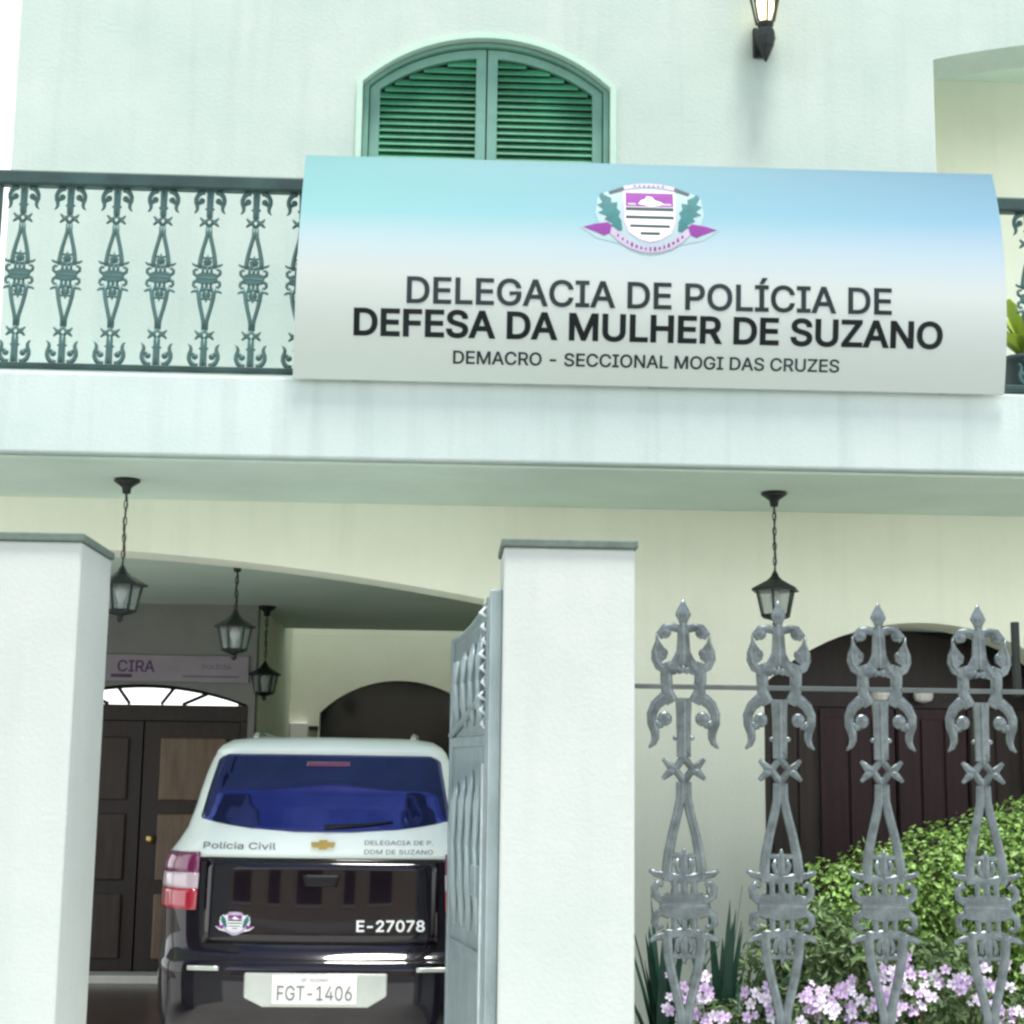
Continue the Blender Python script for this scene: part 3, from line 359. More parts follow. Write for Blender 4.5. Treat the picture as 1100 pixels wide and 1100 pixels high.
# ------------------------------------------------------------------ the police station
YF, YB = 9.1, 9.45
ST = thing('police_station', (0, 9.1, 0), 'pale mint two storey house with arched openings and a projecting balcony', 'building')
SO = (0, 9.1, 0)
def arch_z(x): return 2.829-.0302*(x+2.76)**2
def seg(xc, hw, z0, rise, n=20, rev=False):
    R = (hw*hw+rise*rise)/(2*rise); p = [(xc+hw*(2*i/n-1), z0+rise-R+math.sqrt(R*R-(hw*(2*i/n-1))**2)) for i in range(n+1)]
    return p[::-1] if rev else p
gx = [-5.72+5.92*i/28 for i in range(29)]
DX, DH, DZ, DR = 2.75, .93, 2.10, .37              # right arched doorway
low = [(-6.2, -.2), (-5.72, -.2)]+[(x, arch_z(x)) for x in gx]+[(.2, -.2), (DX-DH, -.2)]+seg(DX, DH, DZ, DR)+[(DX+DH, -.2), (6.2, -.2), (6.2, 3.12), (-6.2, 3.12)]
MB().prism(low, YF, YB).build('front_wall', M['lower'], ST, SO)
WX, WH, WZ, WR = .165, .752, 5.70, .30             # upstairs shuttered opening
up = [(-2.665, 3.54), (WX-WH, 3.54)]+seg(WX, WH, WZ, WR)+[(WX+WH, 3.54), (2.92, 3.54)]+seg(4.5, 1.58, 5.962, .19)+[(6.08, 3.54), (6.2, 3.54), (6.2, 7.3), (-2.665, 7.3)]
MB().prism(up, YF, YB).build('upper_wall', M['wall'], ST, SO)
MB().box(-2.665, -2.40, YB, 13.65, 3.54, 7.3).build('side_wall', M['wall'], ST, SO)
MB().box(-2.4, 2.6, YB+.30, YB+.36, 3.54, 7.3).build('inner_wall', M['shadewall'], ST, SO)
# veranda behind the upper right arch
MB().box(2.6, 6.2, 10.25, 10.4, 3.54, 7.3).build('veranda_wall', M['lower'], ST, SO)
MB().box(2.6, 6.2, YB, 10.25, 6.36, 6.5).build('veranda_ceiling', M['soffit'], ST, SO)
MB().box(2.6, 2.7, YB, 10.25, 3.54, 6.36).build('veranda_side_wall', M['lower'], ST, SO)
# roof
MB().prism([(-3.1, 7.3), (6.6, 7.3), (6.6, 7.42), (1.75, 8.6), (-3.1, 7.42)], 9.0, 13.8).build('roof', M['rooftile'], ST, SO)
# balcony slab and its soffit
MB().box(-6.2, 6.2, 7.84, YF-.002, 3.125, 3.54).build('balcony_slab', M['slab'], ST, SO, bevel=.012)
MB().box(-6.2, 6.2, 7.90, YF-.002, 3.108, 3.122).build('balcony_soffit', M['soffit'], ST, SO)
MB().box(-6.2, 6.2, YF, YB+.2, 3.122, 3.538).build('floor_beam', M['lower'], ST, SO)
# garage interior
MB().box(-6.2, .62, YB+.001, 14.45, 2.83, 2.96).build('garage_ceiling', M['soffit'], ST, SO)  # stops short of the back wall to open the added light well
MB().box(-6.2, -1.65, 14.451, 15.3, 2.83, 2.96).build('hall_ceiling', M['soffit'], ST, SO)
MB().box(-2.399, 6.2, 13.5, 13.65, 2.962, 7.3).build('rear_wall', M['wall'], ST, SO)  # unseen; set so some sun reaches the added light well
MB().box(.34, .62, YB+.001, 15.35, -.2, 2.829).build('garage_side_wall', M['garagewall'], ST, SO)
BX, BH, BZ, BR = -.455, .757, 2.098, .314
bw = [(-1.49, -.2), (-1.49, 2.764), (.34, 2.764), (.34, -.2), (BX+BH, -.2), (BX+BH, .9)]
bw = [(-1.49, .9), (BX-BH, .9)]+seg(BX, BH, BZ, BR)+[(BX+BH, .9), (.339, .9), (.339, 2.829), (-1.49, 2.829)]
MB().prism(bw, 15.2, 15.35).build('garage_back_wall', M['garagewall'], ST, SO)
MB().box(-1.49, .339, 15.2, 15.35, 2.83, 4.4).build('added_light_well_wall', M['garagewall'], ST, SO)  # unseen light well, added to brighten the garage back wall
MB().box(-1.49, .339, 15.2, 15.35, -.2, .899).build('garage_back_base', M['garagewall'], ST, SO)
MB().box(-1.64, -1.49, 12.55, 15.35, -.2, 2.829).build('hall_side_wall', M['garagewall'], ST, SO)
MB().box(.339, .62, 14.452, 15.35, 2.83, 4.4).build('added_light_well_side', M['garagewall'], ST, SO)
MB().box(-1.64, -1.49, 14.452, 15.35, 2.83, 4.4).build('added_light_well_side', M['garagewall'], ST, SO)
HX, HH, HZ, HR = -2.34, .80, 2.055, .15           # entrance door with fanlight
hw_ = [(-6.2, -.2), (HX-HH, -.2)]+seg(HX, HH, HZ, HR)+[(HX+HH, -.2), (-1.49, -.2), (-1.49, 2.829), (-6.2, 2.829)]
MB().prism(hw_, 12.4, 12.55).build('entrance_wall', M['shadewall'], ST, SO)
MB().box(-1.48, -1.32, 15.12, 15.199, 1.82, 2.0).build('meter_box', M['plate'], ST, SO, bevel=.01)
MB().box(-1.31, -1.22, 15.17, 15.199, 1.93, 1.97).build('picture_rail', M['maroon'], ST, SO)
# back arched window of the garage
wd = MB().prism(seg(BX, BH-.002, BZ, BR-.002)+[(BX+BH-.002, .9), (BX-BH+.002, .9)], 15.33, 15.35).build('arched_window', M['pane'], ST, SO)
f = MB()
for zz in (1.35, 1.78, 2.02): f.box(BX-BH, BX+BH, 15.27, 15.31, zz, zz+.03)
f.box(BX-.53, BX-.50, 15.26, 15.32, .9, 2.19); f.box(BX+.1, BX+.13, 15.26, 15.32, .9, 2.39)
f.build('window_frame', M['greenframe'], wd)
MB().box(-1.4, .34, 15.75, 15.85, .3, 2.76).build('room_back', M['door'], ST, SO)
MB().box(-1.4, .34, 15.36, 15.75, 2.7, 2.76).build('room_ceiling', M['soffit'], ST, SO)

# entrance double door
dr = MB().box(HX-HH, HX+HH, 12.44, 12.50, 1.93, HZ-.005).build('entrance_door', M['door'], ST, SO)
for s in (-1, 1):
    x0, x1 = (HX-HH+.06, HX-.006) if s < 0 else (HX+.006, HX+HH-.06)
    lf = MB().box(x0, x1, 12.46, 12.50, .02, 1.925).build('door_leaf', M['door'], dr, SO, bevel=.004)
    p = MB()
    for z0, z1 in ((.14, .62), (.72, 1.22), (1.32, 1.80)):
        p.box(x0+.13, x1-.10, 12.435, 12.459, z0, z1)
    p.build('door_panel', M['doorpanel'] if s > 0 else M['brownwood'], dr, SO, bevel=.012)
for xa in (HX-HH, HX+HH-.055): MB().box(xa, xa+.055, 12.43, 12.51, 0, 1.93).build('door_post', M['door'], dr, SO, bevel=.004)
MB().lathe([(.012, 0), (.03, .02), (.03, .05), (.012, .06)], HX+.09, 12.43, 10).build('handle', M['gold'], dr, SO, loc=(0, 0, 1.0))
fan = MB().prism(seg(HX, HH-.004, HZ, HR-.004), 12.47, 12.475).build('fanlight_pane', M['fanglass'], ST, SO)
b_ = MB()
a = seg(HX, HH-.02, HZ, HR-.012, 24); b_.sweep([(x, 12.46, z) for x, z in a], .014, .02)
for ang in (-.52, -.22, .22, .52): b_.sweep([(HX+ang*.55, 12.46, HZ), (HX+ang*1.0, 12.46, HZ+HR*(1-.6*ang*ang*1.5)-.01)], .014, .018)
b_.build('glazing_bar', M['iron'], fan, SO)
MB().box(HX-HH, HX+HH, 12.505, 12.53, .02, HZ-.01).build('door_back', M['door'], ST, SO)
MB().box(HX-HH-.1, HX+HH+.12, 12.15, 12.399, -.01, .055).build('threshold', M['marble'], ST, SO, bevel=.01)

# right doorway with double wooden door set back
rd = MB().prism(seg(DX, DH-.002, DZ, DR-.002)+[(DX+DH-.002, 2.0), (DX-DH+.002, 2.0)], 9.70, 9.74).build('garden_door', M['door'], ST, SO)
for i, (x0, x1, mm) in enumerate(((DX-DH, DX-.45, 'brownwood'), (DX-.44, DX-.005, 'maroon'), (DX+.005, DX+.44, 'maroon'), (DX+.45, DX+DH, 'brownwood'))):
    q = MB(); q.box(x0, x1, 9.70, 9.74, .05, 1.995)
    w = (x1-x0)/3
    for k in range(3): q.box(x0+k*w+.008, x0+(k+1)*w-.008, 9.685, 9.699, .10, 1.93)
    lf = q.build('door_leaf', M[mm], rd, SO, bevel=.003)
MB().box(DX-.475, DX-.43, 9.66, 9.69, .05, 1.99).build('door_stile', M['maroon'], rd, SO)
MB().box(DX-DH-.3, DX+DH+.3, 9.76, 9.8, -.1, 2.8).build('doorway_back', M['iron'], ST, SO)
MB().box(DX-DH-.12, DX-DH-.003, YB, 9.76, -.1, 2.8).build('doorway_jamb', M['lower'], ST, SO)
MB().box(DX+DH+.003, DX+DH+.12, YB, 9.76, -.1, 2.8).build('doorway_jamb', M['lower'], ST, SO)
MB().box(DX-DH-.1, DX+DH+.1, YB, 9.76, 2.475, 2.55).build('doorway_head', M['soffit'], ST, SO)
for x in (2.64, 2.905):  # white spots over the door, built as two small round discs
    tag(MB().lathe([(.015, 0), (.05, .012), (.062, .04), (.055, .065), (.02, .085)], x, 9.62, 12).build('white_disc', M['plate'], loc=(0, 0, 2.03)),
        'small white round disc over the dark garden door, the %s one' % ('left' if x < 2.7 else 'right'), 'lamp', 'small white discs over the garden door')

# upstairs shutters
sw = MB()
o_, i_ = seg(WX, WH-.002, WZ, WR-.002, 24), seg(WX, WH-.036, WZ, WR-.03, 24)
sw.prism([(WX-WH+.002, 3.56)]+o_+[(WX+WH-.002, 3.56), (WX+WH-.036, 3.56)]+i_[::-1]+[(WX-WH+.036, 3.56)], 9.13, 9.22)
sh = sw.build('shutter_window', M['greenframe'], ST, SO, bevel=.004)
tr = MB(); o2 = seg(WX, WH+.035, WZ, WR+.03, 24)
tr.prism([(WX-WH-.035, 3.56)]+o2+[(WX+WH+.035, 3.56), (WX+WH+.001, 3.56)]+seg(WX, WH+.001, WZ, WR+.001, 24, True)+[(WX-WH-.001, 3.56)], 9.075, 9.12).build('arch_trim', M['trimgreen'], ST, SO)
def wtop(x): 
    R = ((WH-.038)**2+(WR-.032)**2)/(2*(WR-.032)); return WZ+(WR-.032)-R+math.sqrt(max(0, R*R-(x-WX)**2))
for s in (-1, 1):
    xa, xb = (WX-WH+.04, WX-.004) if s < 0 else (WX+.004, WX+WH-.04)
    N = 40; top = [(xa+(xb-xa)*i/N, wtop(xa+(xb-xa)*i/N)-.004) for i in range(N+1)]
    ia, ib = xa+.062, xb-.062
    it = [(ia+(ib-ia)*i/N, wtop(ia+(ib-ia)*i/N)-.062) for i in range(N+1)]
    fr = MB().prism([(xa, 3.58)]+top+[(xb, 3.58), (ib, 3.58)]+it[::-1]+[(ia, 3.58)], 9.16, 9.205)
    fr.box(ia, ib, 9.16, 9.205, 4.55, 4.66)
    lf = fr.build('shutter_leaf', M['greenframe'], sh, bevel=.004, org=SO)
    lv = MB(); z = 3.62
    while z < 5.9:
        # clip to the arched head
        xs = [x for x, zz in it if zz > z+.02]
        if xs:
            l, r = min(xs), max(xs)
            lv.quad((l, 9.165, z), (r, 9.165, z), (r, 9.20, z+.045), (l, 9.20, z+.045))
            lv.quad((l, 9.165, z), (l, 9.165, z-.008), (r, 9.165, z-.008), (r, 9.165, z))
        z += .043
    lv.build('louvre_slats', M['greenshut'], lf, SO)
MB().box(WX-WH, WX+WH, 9.215, 9.23, 3.56, 6.0).build('window_back', M['iron'], ST, SO)

# ------------------------------------------------------------------ cast ornamental bar (px units -> metres by s); centre at origin
def bar_core(m, s, d):
    """flat casting: ribbons and small plates of one thickness; q mirrors top to bottom, sx left to right"""
    P = lambda pts: [(x*s, 0, z*s) for x, z in pts]
    pl = lambda pts, k: m.prism([(x*s, z*s) for x, z in pts], -d*k, d*k)
    for q in (1, -1):
        for sx in (1, -1):
            F = lambda pts: P([(x*sx, z*q) for x, z in pts])
            m.sweep(F([(14, 226), (23, 224), (31, 217), (35.5, 207), (35, 197), (32, 188), (31.5, 181), (33.5, 175), (38.5, 170)]), [7*s, 7*s, 6.2*s, 5.6*s, 5.6*s, 5*s, 4.4*s, 3.4*s, 1.2*s], d*.85, n=10)
            m.sweep(F([(34, 198), (29, 195), (24, 197)]), [5*s, 5*s, 5*s], d*.7)
            m.ball((sx*21*s, 0, q*202*s), 8.2*s, d*1.15, 8.2*s, 12)
            m.ball((sx*9*s, 0, q*181*s), 3.4*s, d*.8, 3*s)
            m.sweep(F([(0, 160), (9.5, 147), (0, 133)]), [4.4*s, 4.8*s, 4.4*s], d*.9)
            m.sweep(F([(8, 147), (14, 149), (23, 158)]), [6*s, 5*s, 2.2*s], d*.85)
            m.sweep(F([(11, 147), (16, 143), (23.5, 136)]), [5.4*s, 4.4*s, 2.2*s], d*.85)
            m.sweep(F([(3.4, 133), (3.8, 114), (7, 99), (12.6, 77), (17, 55), (18.8, 38), (18, 26)]), [5*s, 5.2*s, 5.2*s, 5.2*s, 5.6*s, 6*s, 6*s], d, n=10)
            m.sweep(F([(14, 34), (25, 32.5), (32, 34), (38, 38)]), [5*s, 4.2*s, 3.6*s, 2.2*s], d*.85)
            m.sweep(F([(16, 9), (26, 6.5), (32, 11), (33, 18.5), (28.5, 24), (23.5, 21)]), [5.6*s, 5*s, 4.4*s, 4*s, 3.6*s, 2.8*s], d*.85)
            m.sweep(F([(0, 31), (6.5, 36), (8.5, 44), (6, 50)]), [3.4*s, 3*s, 3*s, 2.4*s], d*.6)
            m.sweep(F([(11, 8), (10.5, 20), (11, 30)]), [5*s, 3.2*s, 5*s], d*.75)
        pl([(-9, 225*q), (-8, 205*q), (-7.6, 160*q), (7.6, 160*q), (8, 205*q), (9, 225*q)], .95)
        m.sweep(P([(0, 224*q), (0, 205*q), (0, 180*q), (0, 156*q)]), [5*s, 4.5*s, 4.5*s, 5*s], d*1.2)
        m.sweep(P([(-17, 54*q), (0, 53*q), (17, 54*q)]), 3*s, d*.6)
        m.sweep(P([(0, 28*q), (0, 45*q), (0, 53*q), (0, 62*q)]), [5.5*s, 5*s, 4.4*s, 1*s], d*.7)
        m.sweep(P([(-19, 31*q), (0, 28*q), (19, 31*q)]), 5.2*s, d*.9)
        m.sweep(P([(0, 6*q), (0, 18*q), (0, 30*q)]), [6*s, 3.6*s, 4.6*s], d*.85)
    pl([(-27, 0), (-24, 7), (-18, 12), (-8, 14), (8, 14), (18, 12), (24, 7), (27, 0), (24, -7), (18, -12), (8, -14), (-8, -14), (-18, -12), (-24, -7)], 1.05)
    m.sweep(P([(-24, 0), (0, 0), (24, 0)]), [3*s, 8*s, 3*s], d*1.25)
def bar_crown(m, s, d):
    P = lambda pts: [(x*s, 0, z*s) for x, z in pts]
    pl = lambda pts, k: m.prism([(x*s, z*s) for x, z in pts], -d*k, d*k)
    for sx in (1, -1):
        F = lambda pts: P([(x*sx, z) for x, z in pts])
        m.sweep(F([(12, 220), (18, 231), (19, 246), (19, 258), (21, 264)]), [7*s, 7*s, 6.8*s, 7*s, 7*s], d, n=10)
        pl([(sx*12, 254), (sx*22, 252), (sx*31, 257), (sx*36, 268), (sx*35, 278), (sx*31, 284), (sx*30.5, 297), (sx*26.5, 287), (sx*22, 281), (sx*18, 275), (sx*19, 269), (sx*25, 264), (sx*20, 261)], .95)
        m.sweep(F([(24, 258), (31, 266), (32, 276), (29, 288), (30, 296)]), [3*s, 4*s, 4*s, 2.4*s, .8*s], d*1.25)
        m.ball((sx*22*s, 0, 275*s), 5*s, d*1.2, 5.4*s, 10)
        m.sweep(F([(20, 255), (12, 257), (5, 267), (0, 280)]), [6.5*s, 7*s, 7*s, 6*s], d)
        m.sweep(F([(0, 301), (12, 304), (21, 303), (26, 297), (22, 292)]), [4.6*s, 4.8*s, 4.6*s, 4.4*s, 3.4*s], d*.9)
        m.ball((sx*20.5*s, 0, 298*s), 7*s, d*1.15, 7*s, 12)
        m.sweep(F([(0, 258), (4, 255.5), (6, 260)]), [5*s, 4.5*s, 3*s], d*.8)
    pl([(-9, 262), (-7, 285), (-6, 306), (6, 306), (7, 285), (9, 262)], 1.0)
    m.sweep(P([(0, 262), (0, 290), (0, 309)]), [5*s, 4*s, 3*s], d*1.2)
    m.sweep(P([(0, 306), (0, 312), (0, 318), (0, 324), (0, 330), (0, 336)]), [3.6*s, 5.6*s, 9*s, 6.6*s, 3.2*s, .8*s], [d*.8, d, d*1.1, d*.8, d*.5, .001], n=10)

# ------------------------------------------------------------------ balcony railing
RY = 7.93
rl = thing('balcony_railing', (0, RY, 3.54), 'teal cast iron balcony railing with scrolled spindles behind the big sign', 'railing')
MB().box(-2.40, 5.9, RY-.035, RY+.035, 4.545, 4.625).build('top_rail', M['raildark'], rl, (0, RY, 3.54), bevel=.012)
MB().box(-2.385, 5.9, RY-.022, RY+.022, 3.575, 3.605).build('bottom_rail', M['raildark'], rl, (0, RY, 3.54), bevel=.005)
for x in (-2.375, 1.0, 5.8): MB().box(x-.02, x+.02, RY-.02, RY+.02, 3.54, 4.545).build('rail_post', M['raildark'], rl, (0, RY, 3.54))
m = MB(); bar_core(m, .00206, .0075); sp0 = m.build('spindle', M['rail'], rl, loc=(-2.243, 0, .535))
for k in range(1, 34):
    x = -2.243+.2395*k
    if -.55 < x < 2.62: continue
    c = sp0.copy(); C.objects.link(c); c.parent = rl; c.location = (x, 0, .535)

# ------------------------------------------------------------------ the big sign
SX0, SX1, SZ0, SZ1, SY = -.80, 2.806, 3.525, 4.708, 7.80
BOW = .11
def bow(z): t = (z-SZ0)/(SZ1-SZ0); return -BOW*(1-(2*t-1)**2)
def bend(o, oz):
    for v in o.data.vertices: v.co.y += bow(v.co.z+oz)
SG = thing('police_sign', (1.0, SY, SZ0), 'wide blue to white printed police station sign hung on the balcony front', 'sign'); GO = (1.0, SY, SZ0)
sp_ = MB(); NS = 24; fr_, bk_ = [], []
for i in range(NS+1):
    z = SZ0+(SZ1-SZ0)*i/NS; k = 1-i/NS; xa, xb = SX0+.014-.026*k, SX1-.008+.020*k
    fr_.append([sp_.bm.verts.new((x, SY+bow(z), z)) for x in (xa, xb)]); bk_.append([sp_.bm.verts.new((x, SY+bow(z)+.02, z)) for x in (xa, xb)])
for i in range(NS):
    for q, w in ((fr_, 0), (bk_, 1)): sp_.bm.faces.new((q[i][0], q[i][1], q[i+1][1], q[i+1][0]))
    for e in (0, 1): sp_.bm.faces.new((fr_[i][e], bk_[i][e], bk_[i+1][e], fr_[i+1][e]))
for i in (0, NS): sp_.bm.faces.new((fr_[i][0], fr_[i][1], bk_[i][1], bk_[i][0]))
spo = sp_.build('sign_panel', M['sign'], SG, GO, smooth=True); spo.data.set_sharp_from_angle(angle=math.radians(40))
for x in (SX0+.3, 1.0, SX1-.3): MB().box(x-.015, x+.015, SY+.024, SY+.09, SZ0+.002, SZ1-.02).build('hanging_bracket', M['alurail'], SG, GO)
LY = SY-.0005
text('lettering', 'DELEGACIA DE POLÍCIA DE', -.242, 2.215, 3.906, 4.035, LY, M['signtext2'], SG, GO, bold=15)
text('lettering', 'DEFESA DA MULHER DE SUZANO', -.503, 2.477, 3.742, 3.868, LY, M['signtext'], SG, GO, bold=23)
text('lettering', 'DEMACRO - SECCIONAL MOGI DAS CRUZES', -.005, 1.956, 3.613, 3.673, LY, M['signtext2'], SG, GO, bold=15)

def crest(parent, cx, cz, y, s, org, name='emblem', simple=False):
    """state police crest: shield, stripes, branches, ribbon. px units, z up"""
    Q = lambda pts: [(cx+x*s, cz+z*s) for x, z in pts]
    mir = lambda pts: [(-x, z) for x, z in pts][::-1]
    L = .0012
    root = MB().prism(Q([(-34, 33), (0, 38), (34, 33), (48, 30), (58, 24), (61, 2), (57, -10), (78, -15), (60, -28), (35, -34), (12, -45), (0, -47), (-12, -45), (-35, -34), (-60, -28), (-78, -15), (-57, -10), (-61, 2), (-58, 24), (-48, 30)]), y-L, y).build(name, M['crestwhite'], parent, org)
    MB().prism(Q([(-29, 31), (29, 31), (29, -6), (24, -20), (12, -28), (0, -31), (-12, -28), (-24, -20), (-29, -6)]), y-2*L, y-L).build('shield', M['sticker'], root)
    for o in (root.children[-1],):
        for v in o.data.vertices: v.co -= Vector(org)
    def sub(nm, pts, m, k):
        o = MB().prism(Q(pts), y-(k+1)*L, y-k*L).build(nm, m, root, org); return o
    sub('shield_border', [(-30, 32.5), (30, 32.5), (30, -6), (24.5, -21), (12, -29.5), (0, -32.5), (-12, -29.5), (-24.5, -21), (-30, -6)], M['crestpink'], 1.05)
    sub('shield_inner', [(-28, 30.5), (28, 30.5), (28, -6), (23, -19.5), (11.5, -27.5), (0, -30.5), (-11.5, -27.5), (-23, -19.5), (-28, -6)], M['sticker'], 1.5)
    sub('shield_field', [(-27, 29.5), (27, 29.5), (27, 12), (-27, 12)], M['purple'], 2)
    sub('map_shape', [(-13, 15), (-9, 20), (-5, 21), (-3, 25), (3, 24), (6, 20), (12, 18), (17, 15), (8, 13), (0, 11.9), (-6, 14)], M['sticker'], 3)
    for x in (-20, 20): sub('map_shape', [(x-5, 13.5), (x+5, 13.5), (x+4, 16), (x-4, 16)], M['crestpink'], 3)
    for z0, z1, w in ((6.5, 11, 27), (-3.5, .5, 27), (-14, -10.5, 22.5), (-23, -19.5, 11)):
        sub('stripe', [(-w, z0), (w, z0), (w, z1), (-w, z1)], M['crestdark'], 2)
    br = [(-31, -18), (-36, -19), (-44, -13), (-42, -10), (-51, -5), (-48, -1), (-58, 3), (-52, 7), (-59, 13), (-53, 16), (-57, 24), (-54, 29), (-49, 25), (-43, 22), (-43, 16), (-36, 17), (-37, 9), (-33, 5), (-35, -1), (-32, -6)]
    sub('branch', br, M['teal'], 1); sub('branch', mir(br), M['teal'], 1)
    rb = [(-75, -15), (-62, -11), (-47, -8.5), (-43, -12), (-45, -22), (-52, -25), (-58, -22)]
    sub('ribbon_end', rb, M['purple'], 1); sub('ribbon_end', mir(rb), M['purple'], 1)
    sub('ribbon', [(-42, -14), (-34, -21), (-24, -29), (-12, -35), (0, -36.5), (12, -35), (24, -29), (34, -21), (42, -14), (45, -22), (36, -31), (24, -39), (12, -43), (0, -44.5), (-12, -43), (-24, -39), (-36, -31), (-45, -22)], M['crestpink'], 2)
    sub('top_ribbon', [(-29, 33), (-14, 36), (0, 37), (14, 36), (29, 33), (29, 38), (14, 41), (0, 42), (-14, 41), (-29, 38)], M['crestpink'], 2)
    t = [(-29, 37), (-46, 30), (-44, 27.5), (-28, 33)]
    sub('scroll_end', t, M['crestdark'], 3); sub('scroll_end', mir(t), M['crestdark'], 3)
    if not simple:
        k = MB(); r2 = random.Random(4)
        for i in range(15):
            a = (i-7)/7; x = a*36; z = -40+15.5*a*a; w = r2.uniform(1.2, 2.2); h = r2.uniform(1.6, 2.8)
            k.prism(Q([(x-w/1.6, z-h), (x+w/1.6, z-h+.8), (x+w/2.2, z+h), (x-w/2, z+h-.5)]), y-4*L, y-3*L)
        k.build('ribbon_writing', M['boardink'], root, org)
        k = MB()
        for i in range(7):
            x = -16+i*5.3; k.prism(Q([(x-1.2, 37.2), (x+1.2, 37.2), (x+1.2, 39.6), (x-1.2, 39.6)]), y-4*L, y-3*L)
        k.build('ribbon_writing', M['boardink2'], root, org)
    return root
cr_ = crest(SG, .984, 4.396, SY-.0003, .00457, GO)
for o in [q for q in SG.children if q.name.startswith('lettering')]:
    bm0 = bmesh.new(); bm0.from_mesh(o.data)
    for z in [SZ0+(SZ1-SZ0)*i/NS-GO[2] for i in range(1, NS)]:
        bmesh.ops.bisect_plane(bm0, geom=bm0.verts[:]+bm0.edges[:]+bm0.faces[:], plane_co=(0, 0, z), plane_no=(0, 0, 1))
    bm0.to_mesh(o.data); bm0.free(); bend(o, GO[2])
for o in [cr_]+list(cr_.children):
    bm0 = bmesh.new(); bm0.from_mesh(o.data)
    for z in [SZ0+(SZ1-SZ0)*i/NS-GO[2] for i in range(1, NS)]:
        bmesh.ops.bisect_plane(bm0, geom=bm0.verts[:]+bm0.edges[:]+bm0.faces[:], plane_co=(0, 0, z), plane_no=(0, 0, 1))
    bm0.to_mesh(o.data); bm0.free(); bend(o, GO[2])

# ------------------------------------------------------------------ gate pillars
def pillar(x0, x1, y0, y1, z1, label):
    o = (x0/2+x1/2, y0/2+y1/2, -.1)
    p = thing('gate_pillar', o, label, 'pillar', 'white gate pillars along the pavement')
    MB().box(x0, x1, y0, y1, -.1, z1).build('shaft', M['pillar'], p, o, bevel=.012)
    MB().box(x0-.012, x1+.012, y0-.018, y1+.012, z1, z1+.036).build('cap', M['cap'], p, o, bevel=.006)
    return p
pillar(.242, .838, 7.10, 7.55, 2.592, 'white square gate pillar standing between the open gate and the ornate fence')
pillar(-2.30, -1.652, 7.10, 7.74, 2.578, 'white gate pillar left of the parked car, lantern peeping out behind it')

# ------------------------------------------------------------------ ornate fence
FY = 7.14; FZ = 1.012; s = .00405
FN = thing('ornamental_fence', (2.4, FY, 0), 'cast aluminium garden fence of tall scrolled bars with spear tips', 'fence'); FO = (2.4, FY, 0)
MB().box(.84, 4.9, FY-.008, FY+.008, 1.963, 1.985).build('fence_rail', M['alurail'], FN, FO, bevel=.003)
MB().box(.84, 4.9, FY-.012, FY+.012, .06, .09).build('fence_rail', M['alurail'], FN, FO, bevel=.003)
MB().box(.84, 4.9, FY-.08, FY+.08, -.1, .055).build('fence_plinth', M['pillar'], FN, FO, bevel=.01)
MB().box(2.582, 2.614, FY+.009, FY+.041, 1.955, 2.295).build('fence_post', M['iron'], FN, FO, bevel=.003)
m = MB(); bar_core(m, s, .0105); bar_crown(m, s, .0105); b0 = m.build('scrolled_bar', M['alu'], FN, loc=(1.062-2.4, 0, FZ))
for x in (1.497, 1.957, 2.418, 2.88, 3.34, 3.80, 4.26, 4.72):
    c = b0.copy(); C.objects.link(c); c.parent = FN; c.location = (x-2.4, 0, FZ)

# ------------------------------------------------------------------ open gate leaf
hx, hy, fx, fy = .205, 7.30, .038, 8.18
gl = math.hypot(fx-hx, fy-hy)
GT = thing('metal_gate', (hx, hy, 0), 'grey painted metal gate leaf swung open against the white pillar', 'gate', rz=math.atan2(fy-hy, fx-hx))
g = MB()        # local: x along the leaf from the hinge, y across, z up; outline with a sloping head
def htop(x): return 2.375-.135*(x/gl)-.03*math.sin(math.pi*x/gl)
g.prism([(.03, .06)]+[(gl*i/8*.96+.03, htop(gl*i/8)) for i in range(9)]+[(gl*.99, .06)], -.010, .010)
g.build('sheet_panel', M['gate'], GT)
g = MB()
for x0, x1 in ((0, .055), (gl-.05, gl)): g.box(x0, x1, -.026, .026, .05, htop(x0)+.01)
for z in (.06, .72, 1.70): g.box(.056, gl-.051, -.022, .022, z, z+.05)
g.sweep([(gl*i/8, 0, htop(gl*i/8)) for i in range(9)], .02, .026)
g.build('gate_frame', M['gate'], GT, bevel=.004)
g = MB(); g.sweep([(.06, .026, 1.94), (gl-.05, .026, 1.76)], .014, .016); g.build('brace', M['gate'], GT)
g = MB()
for k, x in enumerate((.16, .34, .52, .70)):
    for z0, z1 in ((1.80, 2.22), (.85, 1.62)):
        g.sweep([(x, .014, z0), (x-.03, .03, z0+.25*(z1-z0)), (x, .036, (z0+z1)/2), (x+.03, .03, z0+.75*(z1-z0)), (x, .014, z1-.03*k)], [.008, .014, .022, .014, .006], .014)
        g.sweep([(x, .014, z0), (x+.03, .03, z0+.25*(z1-z0)), (x, .036, (z0+z1)/2), (x-.03, .03, z0+.75*(z1-z0)), (x, .014, z1-.03*k)], [.008, .014, .022, .014, .006], .014)
g.build('cast_ornament', M['gate'], GT, smooth=True)
g = MB()
for i in range(9):
    z = 1.78+i*.064; g.sweep([(.03, .026, z), (.05, .036+.008*(i % 3), z+.02), (.045, .026, z+.05)], [.006, .013, .004], n=6)
g.build('edge_ornament', M['gatelight'], GT, smooth=True)
MB().sweep([(.04, .03, .25), (.04, .03, 1.62)], .009).build('drop_bolt', M['gatelight'], GT)
MB().box(.10, .20, .022, .05, 1.02, 1.16).build('lock_case', M['gate'], GT, bevel=.006)
GP = thing('gate_post', (.212, 7.235, 0), 'slim grey steel post fixed to the white pillar carrying the gate', 'post')
